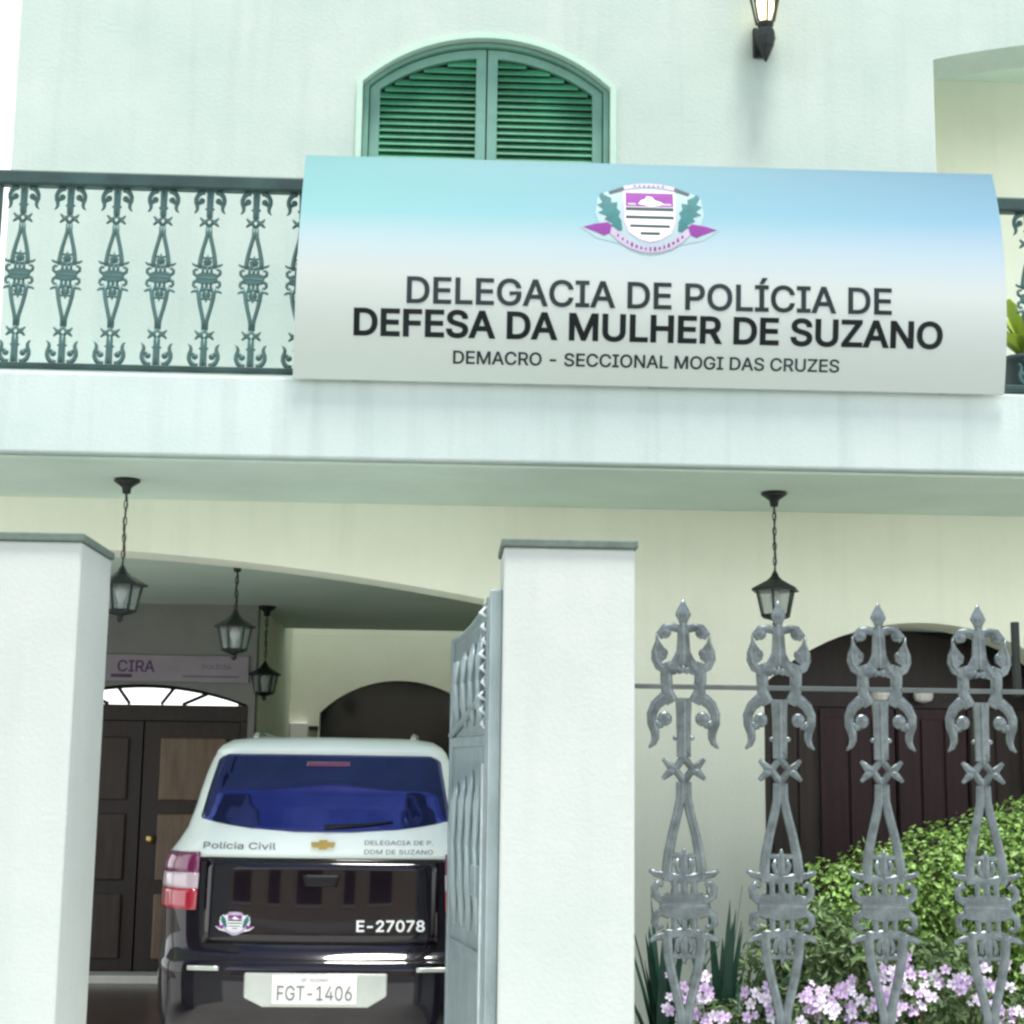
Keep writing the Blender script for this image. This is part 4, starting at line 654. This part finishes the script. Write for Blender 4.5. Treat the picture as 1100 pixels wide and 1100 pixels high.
MB().box(-.028, .029, -.06, .03, 0, 2.405).build('post_tube', M['gate'], GP, bevel=.006)
for z in (.4, 1.72): MB().lathe([(.016, 0), (.02, .01), (.02, .09), (.016, .10)], -.012, .05, 10).build('hinge', M['gate'], GP, loc=(0, 0, z))

# ------------------------------------------------------------------ lanterns
def lantern(loc, drop, w, label, chain=True):
    """hanging lantern: loc is the ceiling point, drop the length down to the roof tip, w the roof width"""
    t = thing('hanging_lantern', loc, label, 'lantern', 'black hanging lanterns under the balcony and in the garage')
    h = w/2
    MB().lathe([(.068, 0), (.072, -.012), (.045, -.03), (.026, -.045), (.022, -.075), (.012, -.08)], n=14).build('canopy', M['iron'], t, smooth=True)
    c = MB(); n = int((drop-.06)/.042)
    for i in range(n):
        z = -.07-(i+.5)*(drop-.07)/n; r = .026; p = []
        for k in range(9):
            a = 2*math.pi*k/8; dx = .009*math.cos(a); p.append((dx if i % 2 else 0, 0 if i % 2 else dx, z+r*math.sin(a)))
        c.sweep(p, .0034, n=5, side=(.31, .77, .1))
    c.sweep([(.006*math.sin(q*1.3), .004*math.cos(q), -.07-q*(drop-.07)/8) for q in range(9)], .004, n=5)
    c.build('chain', M['iron'], t)
    z = -drop
    MB().lathe([(.008, z+.01), (.02, z-.012), (.024, z-.022), (h*.42, z-.042), (h*.98*1.25, z-.088), (h*1.02*1.25, z-.094), (h*1.02*1.25, z-.102), (.03, z-.10)], n=6, rot=.2).build('lantern_roof', M['iron'], t)
    f = MB(); za, zb = z-.10, z-.235; ra, rb = h*1.0, h*.72
    for k in range(6):
        a = 2*math.pi*k/6+.2; b = 2*math.pi*(k+1)/6+.2
        f.sweep([(ra*math.cos(a), ra*math.sin(a), za), (rb*math.cos(a), rb*math.sin(a), zb)], .0065, n=6, side=(math.sin(a), -math.cos(a), .1))
        f.sweep([(rb*math.cos(a), rb*math.sin(a), zb), (rb*math.cos(b), rb*math.sin(b), zb)], .008, n=6, side=(0, 0, 1))
    f.build('cage', M['iron'], t)
    g = MB()
    for k in range(6):
        a = 2*math.pi*k/6+.2; b = 2*math.pi*(k+1)/6+.2; q = .96
        g.quad((ra*q*math.cos(a), ra*q*math.sin(a), za), (ra*q*math.cos(b), ra*q*math.sin(b), za), (rb*q*math.cos(b), rb*q*math.sin(b), zb), (rb*q*math.cos(a), rb*q*math.sin(a), zb))
    g.build('lantern_glass', M['lampglass'], t)
    MB().lathe([(.008, zb+.005), (rb*.98, zb+.002), (rb*.9, zb-.012), (.02, zb-.025), (.014, zb-.035), (.02, zb-.045), (.004, zb-.062)], n=12).build('lantern_base', M['iron'], t, smooth=True)
    MB().lathe([(.014, zb+.01), (.014, zb+.05), (.026, zb+.08), (.03, zb+.105), (.018, zb+.13), (.004, zb+.138)], n=12).build('bulb', M['plate'], t, smooth=True)
    return t
lantern((1.758, 8.45, 3.106), .44, .215, 'black hanging lantern under the balcony above the ornate fence')
lantern((-1.745, 8.45, 3.106), .475, .215, 'black hanging lantern under the balcony half hidden by the left gate pillar')
lantern((-1.285, 9.56, 2.828), .315, .195, 'dark garage lantern nearest the arch, in front of the small printed board')
lantern((-1.425, 12.42, 2.828), .44, .20, 'small dark lantern deep in the garage against the cream wall, right of the printed board')
# wall lantern upstairs
wl = thing('wall_lantern', (1.845, 9.1, 6.0), 'lit black wall lantern on the upper facade at the top edge', 'wall lamp')
MB().lathe([(.003, -.165), (.014, -.145), (.028, -.115), (.05, -.06), (.062, -.01), (.058, .03), (.042, .05), (.05, .07), (.052, .085), (.03, .09)], 0, -.16, 8).build('lantern_base', M['iron'], wl)
MB().box(-.05, .05, -.03, -.002, -.07, .12).build('wall_bracket', M['iron'], wl, bevel=.008)
MB().sweep([(0, -.03, -.02), (0, -.09, -.04), (0, -.15, -.02)], .014).build('arm', M['iron'], wl)
f = MB()
for k in range(6):
    a = 2*math.pi*(k+.5)/6; f.sweep([(.055*math.cos(a), -.16+.055*math.sin(a), .085), (.105*math.cos(a), -.16+.105*math.sin(a), .33)], .007, n=6)
f.build('cage', M['iron'], wl)
MB().lathe([(.125, .33), (.13, .345), (.06, .40), (.03, .43), (.01, .47)], 0, -.16, 6, .52).build('lantern_roof', M['iron'], wl)
MB().lathe([(.02, .09), (.035, .12), (.052, .17), (.055, .21), (.04, .255), (.012, .275)], 0, -.16, 12).build('bulb', M['bulb'], wl, smooth=True)

# printed board over the entrance door
bd = thing('printed_board', (-2.34, 12.39, 2.215), 'mauve printed board with purple lettering above the entrance door', 'sign'); BO = (-2.34, 12.39, 2.215)
MB().box(-3.12, -1.545, 12.375, 12.398, 2.225, 2.43).build('board_panel', M['board'], bd, BO, bevel=.003)
text('lettering', 'CIRA', -2.55, -2.27, 2.30, 2.385, 12.374, M['boardink'], bd, BO, bold=14)
text('lettering', 'POLÍCIA', -1.90, -1.68, 2.325, 2.36, 12.374, M['boardink2'], bd, BO, bold=8)
MB().box(-2.05, -1.62, 12.371, 12.374, 2.262, 2.276).build('printed_line', M['boardink2'], bd, BO); MB().box(-2.6, -2.44, 12.371, 12.374, 2.255, 2.28).build('printed_line', M['boardink'], bd, BO)

# ------------------------------------------------------------------ parked police car, rear to the street
CX, CY = -.632, 8.285
CAR = thing('parked_car', (CX, CY, 0), 'black and white police minivan parked nose in, tail under the balcony', 'car')
LV = np.array([  # z, half width, rear y, corner radius, front y, front radius
 (.20, .76, .13, .20, 4.10, .3), (.26, .82, .05, .22, 4.22, .35), (.36, .84, .01, .24, 4.28, .4), (.50, .85, .0, .25, 4.30, .4), (.600, .852, .005, .25, 4.30, .4),
 (.640, .850, .045, .25, 4.29, .4), (.68, .850, .075, .25, 4.27, .4), (.85, .855, .095, .24, 4.22, .4), (1.0, .852, .115, .23, 4.0, .45), (1.10, .845, .130, .22, 3.45, .45),
 (1.15, .825, .138, .22, 3.25, .45), (1.20, .790, .15, .22, 3.12, .4), (1.27, .748, .175, .21, 2.98, .35), (1.38, .715, .218, .20, 2.80, .3), (1.46, .697, .255, .19, 2.66, .3), (1.54, .678, .308, .18, 2.5, .3),
 (1.62, .655, .370, .17, 2.4, .3), (1.66, .637, .400, .16, 2.25, .3), (1.675, .630, .385, .16, 2.2, .3), (1.705, .605, .395, .16, 2.1, .3), (1.735, .555, .44, .18, 1.95, .3), (1.752, .46, .54, .2, 1.8, .3), (1.758, .30, .75, .2, 1.6, .2)])
def lv(z): return [float(np.interp(z, LV[:, 0], LV[:, i])) for i in range(1, 6)]
CROWN = .055
def rear(z, t):
    """t 0..1 across the rear, 1..2 round the corner, 2..3 along the side"""
    w, yr, rc, yf, rf = lv(z); sg = 1 if t >= 0 else -1; t = abs(t)
    if t <= 1: x, y = t*(w-rc), yr+CROWN*t*t
    elif t <= 2: a = (t-1)*math.pi/2; x, y = w-rc+rc*math.sin(a), yr+CROWN+rc*1.15*(1-math.cos(a))
    else: y0 = yr+CROWN+rc*1.15; x, y = w, y0+(t-2)*(yf-rf-y0)
    return sg*x, y
def t_of_x(z, x):
    w, yr, rc, yf, rf = lv(z); sg = 1 if x >= 0 else -1; x = abs(x)
    if x <= w-rc: return sg*x/(w-rc)
    return sg*(1+math.asin(min(1, (x-(w-rc))/rc))*2/math.pi)
def contour(z):
    w, yr, rc, yf, rf = lv(z)
    h = [rear(z, t) for t in (0, .2, .4, .6, .8, 1, 1.17, 1.34, 1.5, 1.67, 1.84, 2, 2.2, 2.4, 2.6, 2.8, 3)]
    h += [(w-rf*(1-math.cos(a)), yf-rf+rf*math.sin(a)) for a in (.4, .8, 1.2)] + [((w-rf)*k, yf) for k in (1, .66, .33, 0)]
    return h+[(-x, y) for x, y in h[-2:0:-1]]
bm_ = {'black': MB(), 'white': MB()}
zs = sorted(set([round(float(z), 4) for z in LV[:, 0]]+[.30, .43, .55, .62, .66, .75, .95, 1.05, 1.125, 1.235, 1.32, 1.44, 1.56, 1.65, 1.69, 1.72, 1.745]))
for key, zz in (('black', [z for z in zs if z <= 1.1251]), ('white', [z for z in zs if z >= 1.1249])):
    bmx = bm_[key].bm; rings = [[bmx.verts.new((x, y, z)) for x, y in contour(z)] for z in zz]
    n = len(rings[0])
    for i in range(len(rings)-1):
        for k in range(n): bmx.faces.new((rings[i][k], rings[i][(k+1) % n], rings[i+1][(k+1) % n], rings[i+1][k]))
    bmx.faces.new(rings[0][::-1]); bmx.faces.new(rings[-1])
bm_['black'].build('lower_body', M['black'], CAR, smooth=True)
bm_['white'].build('upper_body', M['white'], CAR, smooth=True)
def patch(name, z0, z1, xl, xr, m, off=.004, nz=10, nx=24, parent=CAR, tmode=False, thick=.006, smooth=True):
    """sheet lying on the rear skin; xl(z), xr(z) bounds in x (or in t)"""
    b = MB(); g = []
    for i in range(nz+1):
        z = z0+(z1-z0)*i/nz; row = []
        a, c = xl(z), xr(z)
        if not tmode: a, c = t_of_x(z, a), t_of_x(z, c)
        for k in range(nx+1):
            t = a+(c-a)*k/nx
            x, y = rear(z, t); x2, y2 = rear(z, t+1e-3); nrm = Vector((y2-y, -(x2-x), 0)).normalized()
            _, yu = rear(z+.01, t); 
            row.append(b.bm.verts.new((x+nrm.x*off, y+nrm.y*off, z)))
        g.append(row)
    for i in range(nz):
        for k in range(nx): b.bm.faces.new((g[i][k], g[i][k+1], g[i+1][k+1], g[i+1][k]))
    o = b.build(name, m, parent, smooth=smooth)
    if thick:
        sld = o.modifiers.new('solid', 'SOLIDIFY'); sld.thickness = thick; sld.offset = -1
    return o
# rear window
def wr(z):
    f = (z-1.265)/(1.655-1.265); e = .668-.075*f
    k = max(0, 1-f/.16); e -= .13*k*k
    k2 = max(0, 1-(1-f)/.08); e -= .04*k2*k2
    e = min(e, .66*(max(z-1.2565, 0)/.07)**.42+.02)
    return e
def wbot(x): return 1.262
patch('rear_window', 1.258, 1.658, lambda z: -wr(z), wr, M['carglass'], .005, 26, 30)
patch('brake_light', 1.600, 1.622, lambda z: -.115, lambda z: .115, M['maglens'], .013, 2, 10)
wp = MB(); p = [rear(z, t_of_x(z, x)) for x, z in ((0, 1.285), (.1, 1.29), (.22, 1.30), (.36, 1.315))]
wp.sweep([(x, y-.018, z) for (x, y), z in zip(p, (1.285, 1.29, 1.30, 1.315))], [.012, .009, .007, .004]); wp.build('wiper', M['trim'], CAR)
# tailgate skin with seams, recess, ledge
tg = patch('tailgate', .70, 1.118, lambda z: -.60, lambda z: .60, M['black'], .007, 8, 26, thick=.005)
patch('handle_recess', .985, 1.045, lambda z: -.10+.02*(1.045-z)/.06, lambda z: .10-.02*(1.045-z)/.06, M['trim'], .014, 3, 8, parent=tg)
# badge on the white band
x, y = rear(1.18, 0)
bt = MB(); c = [(-.05, .012), (-.018, .012), (-.014, .022), (.018, .022), (.014, .012), (.05, .012), (.044, -.012), (.018, -.012), (.014, -.022), (-.018, -.022), (-.014, -.012), (-.044, -.012)]
bt.prism([(px*1.25, 1.195+pz*1.1) for px, pz in c], y-.012, y+.02).build('badge', M['gold'], CAR)
# lamps round the corners
for sg in (-1, 1):
    def tl(z, sg=sg): return (1.0-.30*max(0, (1.0-z))*0+.02) if sg > 0 else -2.10
    tin = lambda z: t_of_x(z, .635+.02*(1.13-z))
    for z0, z1, mm in ((.86, .965, 'redlens'), (.966, 1.045, 'clearlens'), (1.046, 1.150, 'maglens')):
        if sg > 0: o = patch('tail_light', z0, z1, tin, lambda z: 2.07-.25*max(0, 1-(z-.86)/.12)*.3, M[mm], .012, 5, 12, tmode=True)
        else: o = patch('tail_light', z0, z1, lambda z: -2.07, lambda z: -tin(z), M[mm], .012, 5, 12, tmode=True)
        o['label'] = {'redlens': 'bright red lower lens', 'clearlens': 'clear middle lens', 'maglens': 'dark magenta upper lens'}[mm]
    for zz in (.57,): patch('bumper_reflector', zz, zz+.022, lambda z, s=sg: .50 if s > 0 else -.66, lambda z, s=sg: .66 if s > 0 else -.50, M['silver'], .006, 2, 8)
    # side glass
    b = MB(); g = []
    for i in range(7):
        z = 1.285+.33*i/6; g.append([b.bm.verts.new((sg*(rear(z, t)[0]+.004), rear(z, t)[1], z)) for t in [2.0+.86*k/14 for k in range(15)]])
    for i in range(6):
        for k in range(14): b.bm.faces.new((g[i][k], g[i][k+1], g[i+1][k+1], g[i+1][k]))
    b.build('side_window', M['carglass'], CAR, smooth=True)
    rr = MB().sweep([(sg*.44, .75, 1.752), (sg*.445, .85, 1.772), (sg*.45, 1.3, 1.775), (sg*.44, 1.75, 1.765), (sg*.43, 1.82, 1.75)], .014).build('roof_rail', M['silver'], CAR, smooth=True)
    MB().box(sg*.83-.0 if sg > 0 else sg*.98, sg*.98 if sg > 0 else sg*.83, 2.95, 3.10, 1.12, 1.26).build('side_mirror', M['black'], CAR, bevel=.03)
    for yy in (.82, 3.42):
        tyre = MB().lathe([(.19, -.10), (.29, -.105), (.315, -.08), (.32, 0), (.315, .08), (.29, .105), (.19, .10)], n=28)
        for v in tyre.bm.verts: v.co = Vector((v.co.z, v.co.x, v.co.y))
        wh = tyre.build('wheel', M['tyre'], CAR, smooth=True, loc=(sg*.755, yy, .32))
        rim = MB().lathe([(.03, .112), (.10, .108), (.185, .10), (.195, .06), (.195, -.06), (.05, -.08)], n=20)
        for v in rim.bm.verts: v.co = Vector((sg*v.co.z, v.co.x, v.co.y))
        rim.build('rim', M['silver'], wh)
    # wheel arch
    for yy in (.82, 3.42):
        a = MB(); a.sweep([(sg*.852, yy+.39*math.cos(q), .31+.39*math.sin(q)) for q in [math.pi*k/12 for k in range(13)]], .03, .012, side=(1, 0, 0)); a.build('wheel_arch', M['trim'], CAR, smooth=True)
# number plate and its surround
y = rear(.52, 0)[1]
ps = MB().prism([(-.365, .565), (.355, .565), (.355, .455), (.26, .400), (-.27, .400), (-.365, .445)], y-.004, y+.075).build('plate_surround', M['silver'], CAR, bevel=.008)
np_ = MB().box(-.222, .205, y-.016, y-.0045, .416, .555).build('number_plate', M['plate'], CAR, bevel=.004)
text('plate_writing', 'FGT-1406', -.195, .18, .437, .506, y-.0165, M['ink'], np_, (0, 0, 0), bold=2, thick=.002)
text('plate_writing', 'SP-SUZANO', -.075, .06, .527, .543, y-.0165, M['ink'], np_, (0, 0, 0), bold=2, thick=.002)
# band and door writing: laid on the curved skin
def onskin(o, dy):
    if isinstance(o, list):
        for q in o: onskin(q, dy)
        return
    for v in o.data.vertices:
        x, yv, z = v.co; _, yy = rear(z, t_of_x(z, x)); v.co = (x, yy-dy+yv, z)
t_ = text('band_lettering', 'Polícia Civil', -.625, -.245, 1.168, 1.200, 0, M['ink'], CAR, (0, 0, 0), bold=6, thick=.002); onskin(t_, .002)
t_ = text('band_lettering', 'DELEGACIA DE P.', .215, .57, 1.197, 1.218, 0, M['ink'], CAR, (0, 0, 0), bold=3, thick=.002); onskin(t_, .002)
t_ = text('band_lettering', 'DDM DE SUZANO', .215, .57, 1.150, 1.172, 0, M['ink'], CAR, (0, 0, 0), bold=3, thick=.002); onskin(t_, .002)
t_ = text('unit_number', 'E-27078', .19, .535, .765, .818, 0, M['sticker'], CAR, (0, 0, 0), bold=18, thick=.002); onskin(t_, .0095)
pre = set(CAR.children)
cr = crest(CAR, -.435, .80, -.001, .0013, (0, 0, 0), 'door_crest', simple=True)
for o in [cr]+list(cr.children):
    o.data.materials[0] = M['sticker'] if o is cr else o.data.materials[0]
    onskin(o, .0095)
# bumper bottom and exhaust
MB().sweep([(.45, .10, .24), (.45, .25, .25)], .03).build('exhaust_tip', M['chrome'], CAR)

# ------------------------------------------------------------------ plants
def leafcloud(n, sample, size, name, m, parent, org, aspect=.5, up=.5):
    b = bmesh.new()
    for _ in range(n):
        p, nr = sample(); d = Vector((rnd.gauss(0, 1), rnd.gauss(0, 1), rnd.gauss(0, 1)))
        nrm = (Vector(nr)*1.2+d*.7+Vector((0, 0, up))).normalized()
        t = nrm.cross(Vector((rnd.gauss(0, 1), rnd.gauss(0, 1), rnd.gauss(0, 1)))).normalized(); s_ = nrm.cross(t)
        L = size*rnd.uniform(.6, 1.35); w = L*aspect; p = Vector(p)-Vector(org)
        v = [b.verts.new(q) for q in (p-t*L*.5, p+s_*w*.5+nrm*L*.08, p+t*L*.5-nrm*L*.12, p-s_*w*.5+nrm*L*.08)]
        b.faces.new((v[0], v[1], v[2])); b.faces.new((v[0], v[2], v[3]))
    me = bpy.data.meshes.new(name); b.to_mesh(me); b.free(); me.materials.append(m)
    o = bpy.data.objects.new(name, me); C.objects.link(o); o.parent = parent; return o
def blob(parts):
    """sampler over lumpy ellipsoids: (x,y,z,rx,ry,rz), leaves near the skin"""
    wts = [q[3]*q[5] for q in parts]
    def f():
        x, y, z, rx, ry, rz = rnd.choices(parts, wts)[0]
        u = Vector((rnd.gauss(0, 1), rnd.gauss(0, 1), rnd.gauss(0, 1))).normalized(); k = rnd.uniform(.55, 1.0)**.6*rnd.uniform(.94, 1.07)
        return (x+rx*u.x*k, y+ry*u.y*k, max(.04, z+rz*u.z*k)), (u.x/rx*.4, u.y/ry*.4, u.z/rz*.4)
    return f
def trunks(parts, parent, org, base):
    m = MB()
    for x, y, z, rx, ry, rz in parts:
        m.sweep([(base[0]+rnd.uniform(-.05, .05), base[1], .03), ((base[0]+x)/2, (base[1]+y)/2, z*.5), (x, y, z+rz*.4)], [.022, .015, .006], n=6)
    m.build('branch', M['stem'], parent, org)
hd = thing('clipped_shrub', (2.7, 8.15, .04), 'big bright green clipped shrub rising to the right before the dark garden door', 'shrub'); ho = (2.7, 8.15, .04)
ZL = .07
hp = [(1.98, 8.25, .78, .26, .26, .32), (2.22, 8.2, .82, .28, .3, .38), (2.48, 8.15, .86, .32, .32, .42), (2.74, 8.15, .90, .34, .34, .46), (3.0, 8.15, .95, .36, .35, .49), (3.3, 8.2, 1.0, .36, .36, .50), (3.6, 8.25, .9, .3, .35, .5),
      (2.3, 8.2, .4, .4, .3, .36), (2.9, 8.15, .45, .5, .34, .42), (3.4, 8.2, .45, .4, .34, .42)]
hp = [(a, b, c+(ZL if c > .6 else 0), d, e, f) for a, b, c, d, e, f in hp]
leafcloud(26000, blob(hp), .034, 'foliage', M['leafbright'], hd, ho, .6, .6); trunks(hp, hd, ho, (2.7, 8.2))
ds = thing('loose_shrub', (1.85, 7.85, .04), 'dull olive loose shrub below and left of the clipped bright shrub', 'shrub'); do_ = (1.85, 7.85, .04)
dp = [(1.62, 7.85, .62, .2, .2, .28), (1.82, 7.85, .70, .24, .22, .30), (2.05, 7.8, .66, .25, .2, .28), (1.8, 7.8, .35, .38, .24, .3), (2.35, 7.75, .55, .25, .2, .3)]
leafcloud(4200, blob(dp), .055, 'foliage', M['leafdull'], ds, do_, .42, .3); trunks(dp, ds, do_, (1.85, 7.85))
# low ground cover under the flowers
gc = leafcloud(6500, lambda: ((rnd.uniform(.95, 3.6), rnd.uniform(7.28, 7.95), .05+abs(rnd.gauss(0, .14))), (0, 0, 1)), .05, 'ground_cover', M['leafdull'], None, (0, 0, 0), .4, .2); tag(gc, kind='stuff')
# sword-leaved plants
def sword(x, y, n, h, spread, label, seed):
    r = random.Random(seed); t = thing('sword_plant', (x, y, .04), label, 'plant', 'sword leaved plants beside the white pillar')
    for i in range(n):
        a = 2*math.pi*i/n+r.uniform(-.3, .3); k = r.uniform(.25, 1); L = h*r.uniform(.62, 1.0); d = Vector((math.cos(a), math.sin(a)*.7, 0))*spread*k
        pts, ws = [], []
        for j in range(8):
            f = j/7; pts.append(Vector((0, 0, 0))+d*(f**1.6)+Vector((0, 0, L*(f-.16*k*f*f)))); ws.append(.045*(1-f)**.75*(.6+1.3*f if f < .3 else 1)+.001)
        m = MB(); s_ = Vector((-d.y, d.x, 0)).normalized() if d.length > 1e-4 else Vector((1, 0, 0))
        rows = [[m.bm.verts.new(p-s_*w), m.bm.verts.new(p+Vector((d.x, d.y, 0))*-.02), m.bm.verts.new(p+s_*w)] for p, w in zip(pts, ws)]
        for q in range(7):
            for e in (0, 1): m.bm.faces.new((rows[q][e], rows[q][e+1], rows[q+1][e+1], rows[q+1][e]))
        m.build('leaf', M['leafdark'], t, smooth=True)
sword(1.03, 7.62, 22, 1.08, .32, 'dark sword leaved plant closest to the white pillar, behind the first fence bar', 3)
sword(1.32, 7.68, 20, 1.12, .34, 'dark pointed sword leaved plant between the first and second fence bars', 8)
# flowering plants
def flower_mesh(m):
    b = MB()
    for k in range(5):
        a = 2*math.pi*k/5; u = Vector((math.cos(a), math.sin(a), 0)); v = Vector((-u.y, u.x, 0))
        c = Vector((0, 0, 0)); p1 = u*.018+v*.013+Vector((0, 0, .004)); p2 = u*.034+v*.008+Vector((0, 0, .003)); p3 = u*.034-v*.008+Vector((0, 0, .003)); p4 = u*.018-v*.013+Vector((0, 0, .004))
        b.quad(c, p1, p2, p3); b.quad(c, p3, p4, c+Vector((0, 0, .0015)))
    b.ball((0, 0, .006), .005, .005, .005, 6)
    o = b.build('blossom', m, None); me = o.data; bpy.data.objects.remove(o); return me
fm = [flower_mesh(M['petal']), flower_mesh(M['petalwhite'])]
spots = [(1.25, 7.5, .60, 17, 'pale lilac flowering plant low beside the sword leaved plants'), (1.62, 7.45, .60, 13, 'pink flowering plant low behind the second fence bar'),
         (1.84, 7.5, .62, 17, 'pale pink flowering plant in bloom between the second and third fence bars'), (2.2, 7.5, .72, 19, 'tall pale pink flowering plant between the third and fourth fence bars'), (2.55, 7.5, .66, 15, 'pale pink flowering plant low at the right edge of the garden'), (2.9, 7.5, .62, 8, 'pale flowering plant beyond the right edge of the garden')]
for x, y, h, n, lab in spots:
    if x > 2.8: continue
    t = thing('flowering_plant', (x, y, .04), lab, 'plant', 'pale flowering plants along the garden fence'); o_ = (x, y, .04)
    parts = [(x+rnd.uniform(-.12, .12), y+rnd.uniform(-.08, .08), h-.22, .17, .13, .2) for _ in range(3)]+[(x, y, .2, .2, .15, .2)]
    leafcloud(950, blob(parts), .04, 'foliage', M['leafdull'], t, o_, .5, .3); trunks(parts, t, o_, (x, y))
    # blossoms gather in trusses
    tr_ = [(rnd.uniform(-.2, .2), rnd.uniform(-.14, .0), h+.03-abs(rnd.gauss(0, .15))) for _ in range(9)]
    for i in range(n*3):
        bx, by, bz = tr_[i % 9]; px, py, pz = bx+rnd.gauss(0, .034), by+rnd.gauss(0, .03), bz+rnd.gauss(0, .03)
        q = bpy.data.objects.new('blossom', fm[rnd.random() < .45]); C.objects.link(q); q.parent = t
        q.location = (px, py-.05, pz-.04); q.rotation_euler = (math.radians(rnd.uniform(35, 95)), rnd.uniform(-.5, .5), rnd.uniform(-.6, .6)); sc = rnd.uniform(.55, .95); q.scale = (sc, sc, sc)
# potted plant upstairs
pt = thing('potted_plant', (3.14, 8.3, 3.54), 'yellow green broad leaved potted plant on the balcony right of the sign', 'potted plant')
MB().lathe([(.10, 0), (.13, .02), (.17, .25), (.185, .27), (.185, .30), (.15, .30), (.14, .27)], n=18).build('pot', M['gravelpot'], pt, smooth=True)
for i, (a, L, z) in enumerate(((2.9, .30, .42), (3.6, .26, .34), (4.6, .28, .44), (.4, .3, .42), (1.4, .25, .46), (5.6, .28, .36), (3.2, .2, .55), (2.2, .26, .5))):
    m = MB(); d = Vector((math.cos(a), math.sin(a), 0)); s_ = Vector((-d.y, d.x, 0)); rows = []
    for j in range(7):
        f = j/6; p = d*(L*f*.9)+Vector((0, 0, .28+(z-.22)*math.sin(f*2.2))); w = .075*math.sin(math.pi*min(.97, f*.92+.06))
        rows.append([m.bm.verts.new(p-s_*w+Vector((0, 0, .02))), m.bm.verts.new(p), m.bm.verts.new(p+s_*w+Vector((0, 0, .02)))])
    for q in range(6):
        for e in (0, 1): m.bm.faces.new((rows[q][e], rows[q][e+1], rows[q+1][e+1], rows[q+1][e]))
    m.build('leaf', M['leafyellow'], pt, smooth=True)

# ------------------------------------------------------------------ house across the street (behind the camera, mirrored in the car)
OH = thing('facing_house', (0, -9, 0), 'beige house with dark shutters across the street, mirrored in the car tailgate', 'building'); OO = (0, -9, 0)
MB().box(-9, 7, -14, -9, -.2, 6.3).build('wall', M['facing'], OH, OO)
MB().prism([(-9.4, 6.3), (7.4, 6.3), (7.4, 6.4), (-1, 8.0), (-9.4, 6.4)], -14.3, -8.6).build('roof', M['rooftile'], OH, OO)
MB().box(-9.1, 7.1, -9.12, -8.98, 3.1, 3.3).build('string_course', M['sticker'], OH, OO)
for x, dx in ((-8.2, 1.3), (-5.6, .8), (-3.6, 1.7), (-.4, .7), (1.3, 1.5), (4.6, .9)):
    for z in (.9, 4.0):
        w = MB().box(x, x+dx, -8.99, -8.95, z, z+1.4).build('window', M['facingdark'], OH, OO)
        MB().box(x-.1, x+dx+.1, -8.99, -8.90, z-.12, z-.002).build('sill', M['sticker'], w, OO)
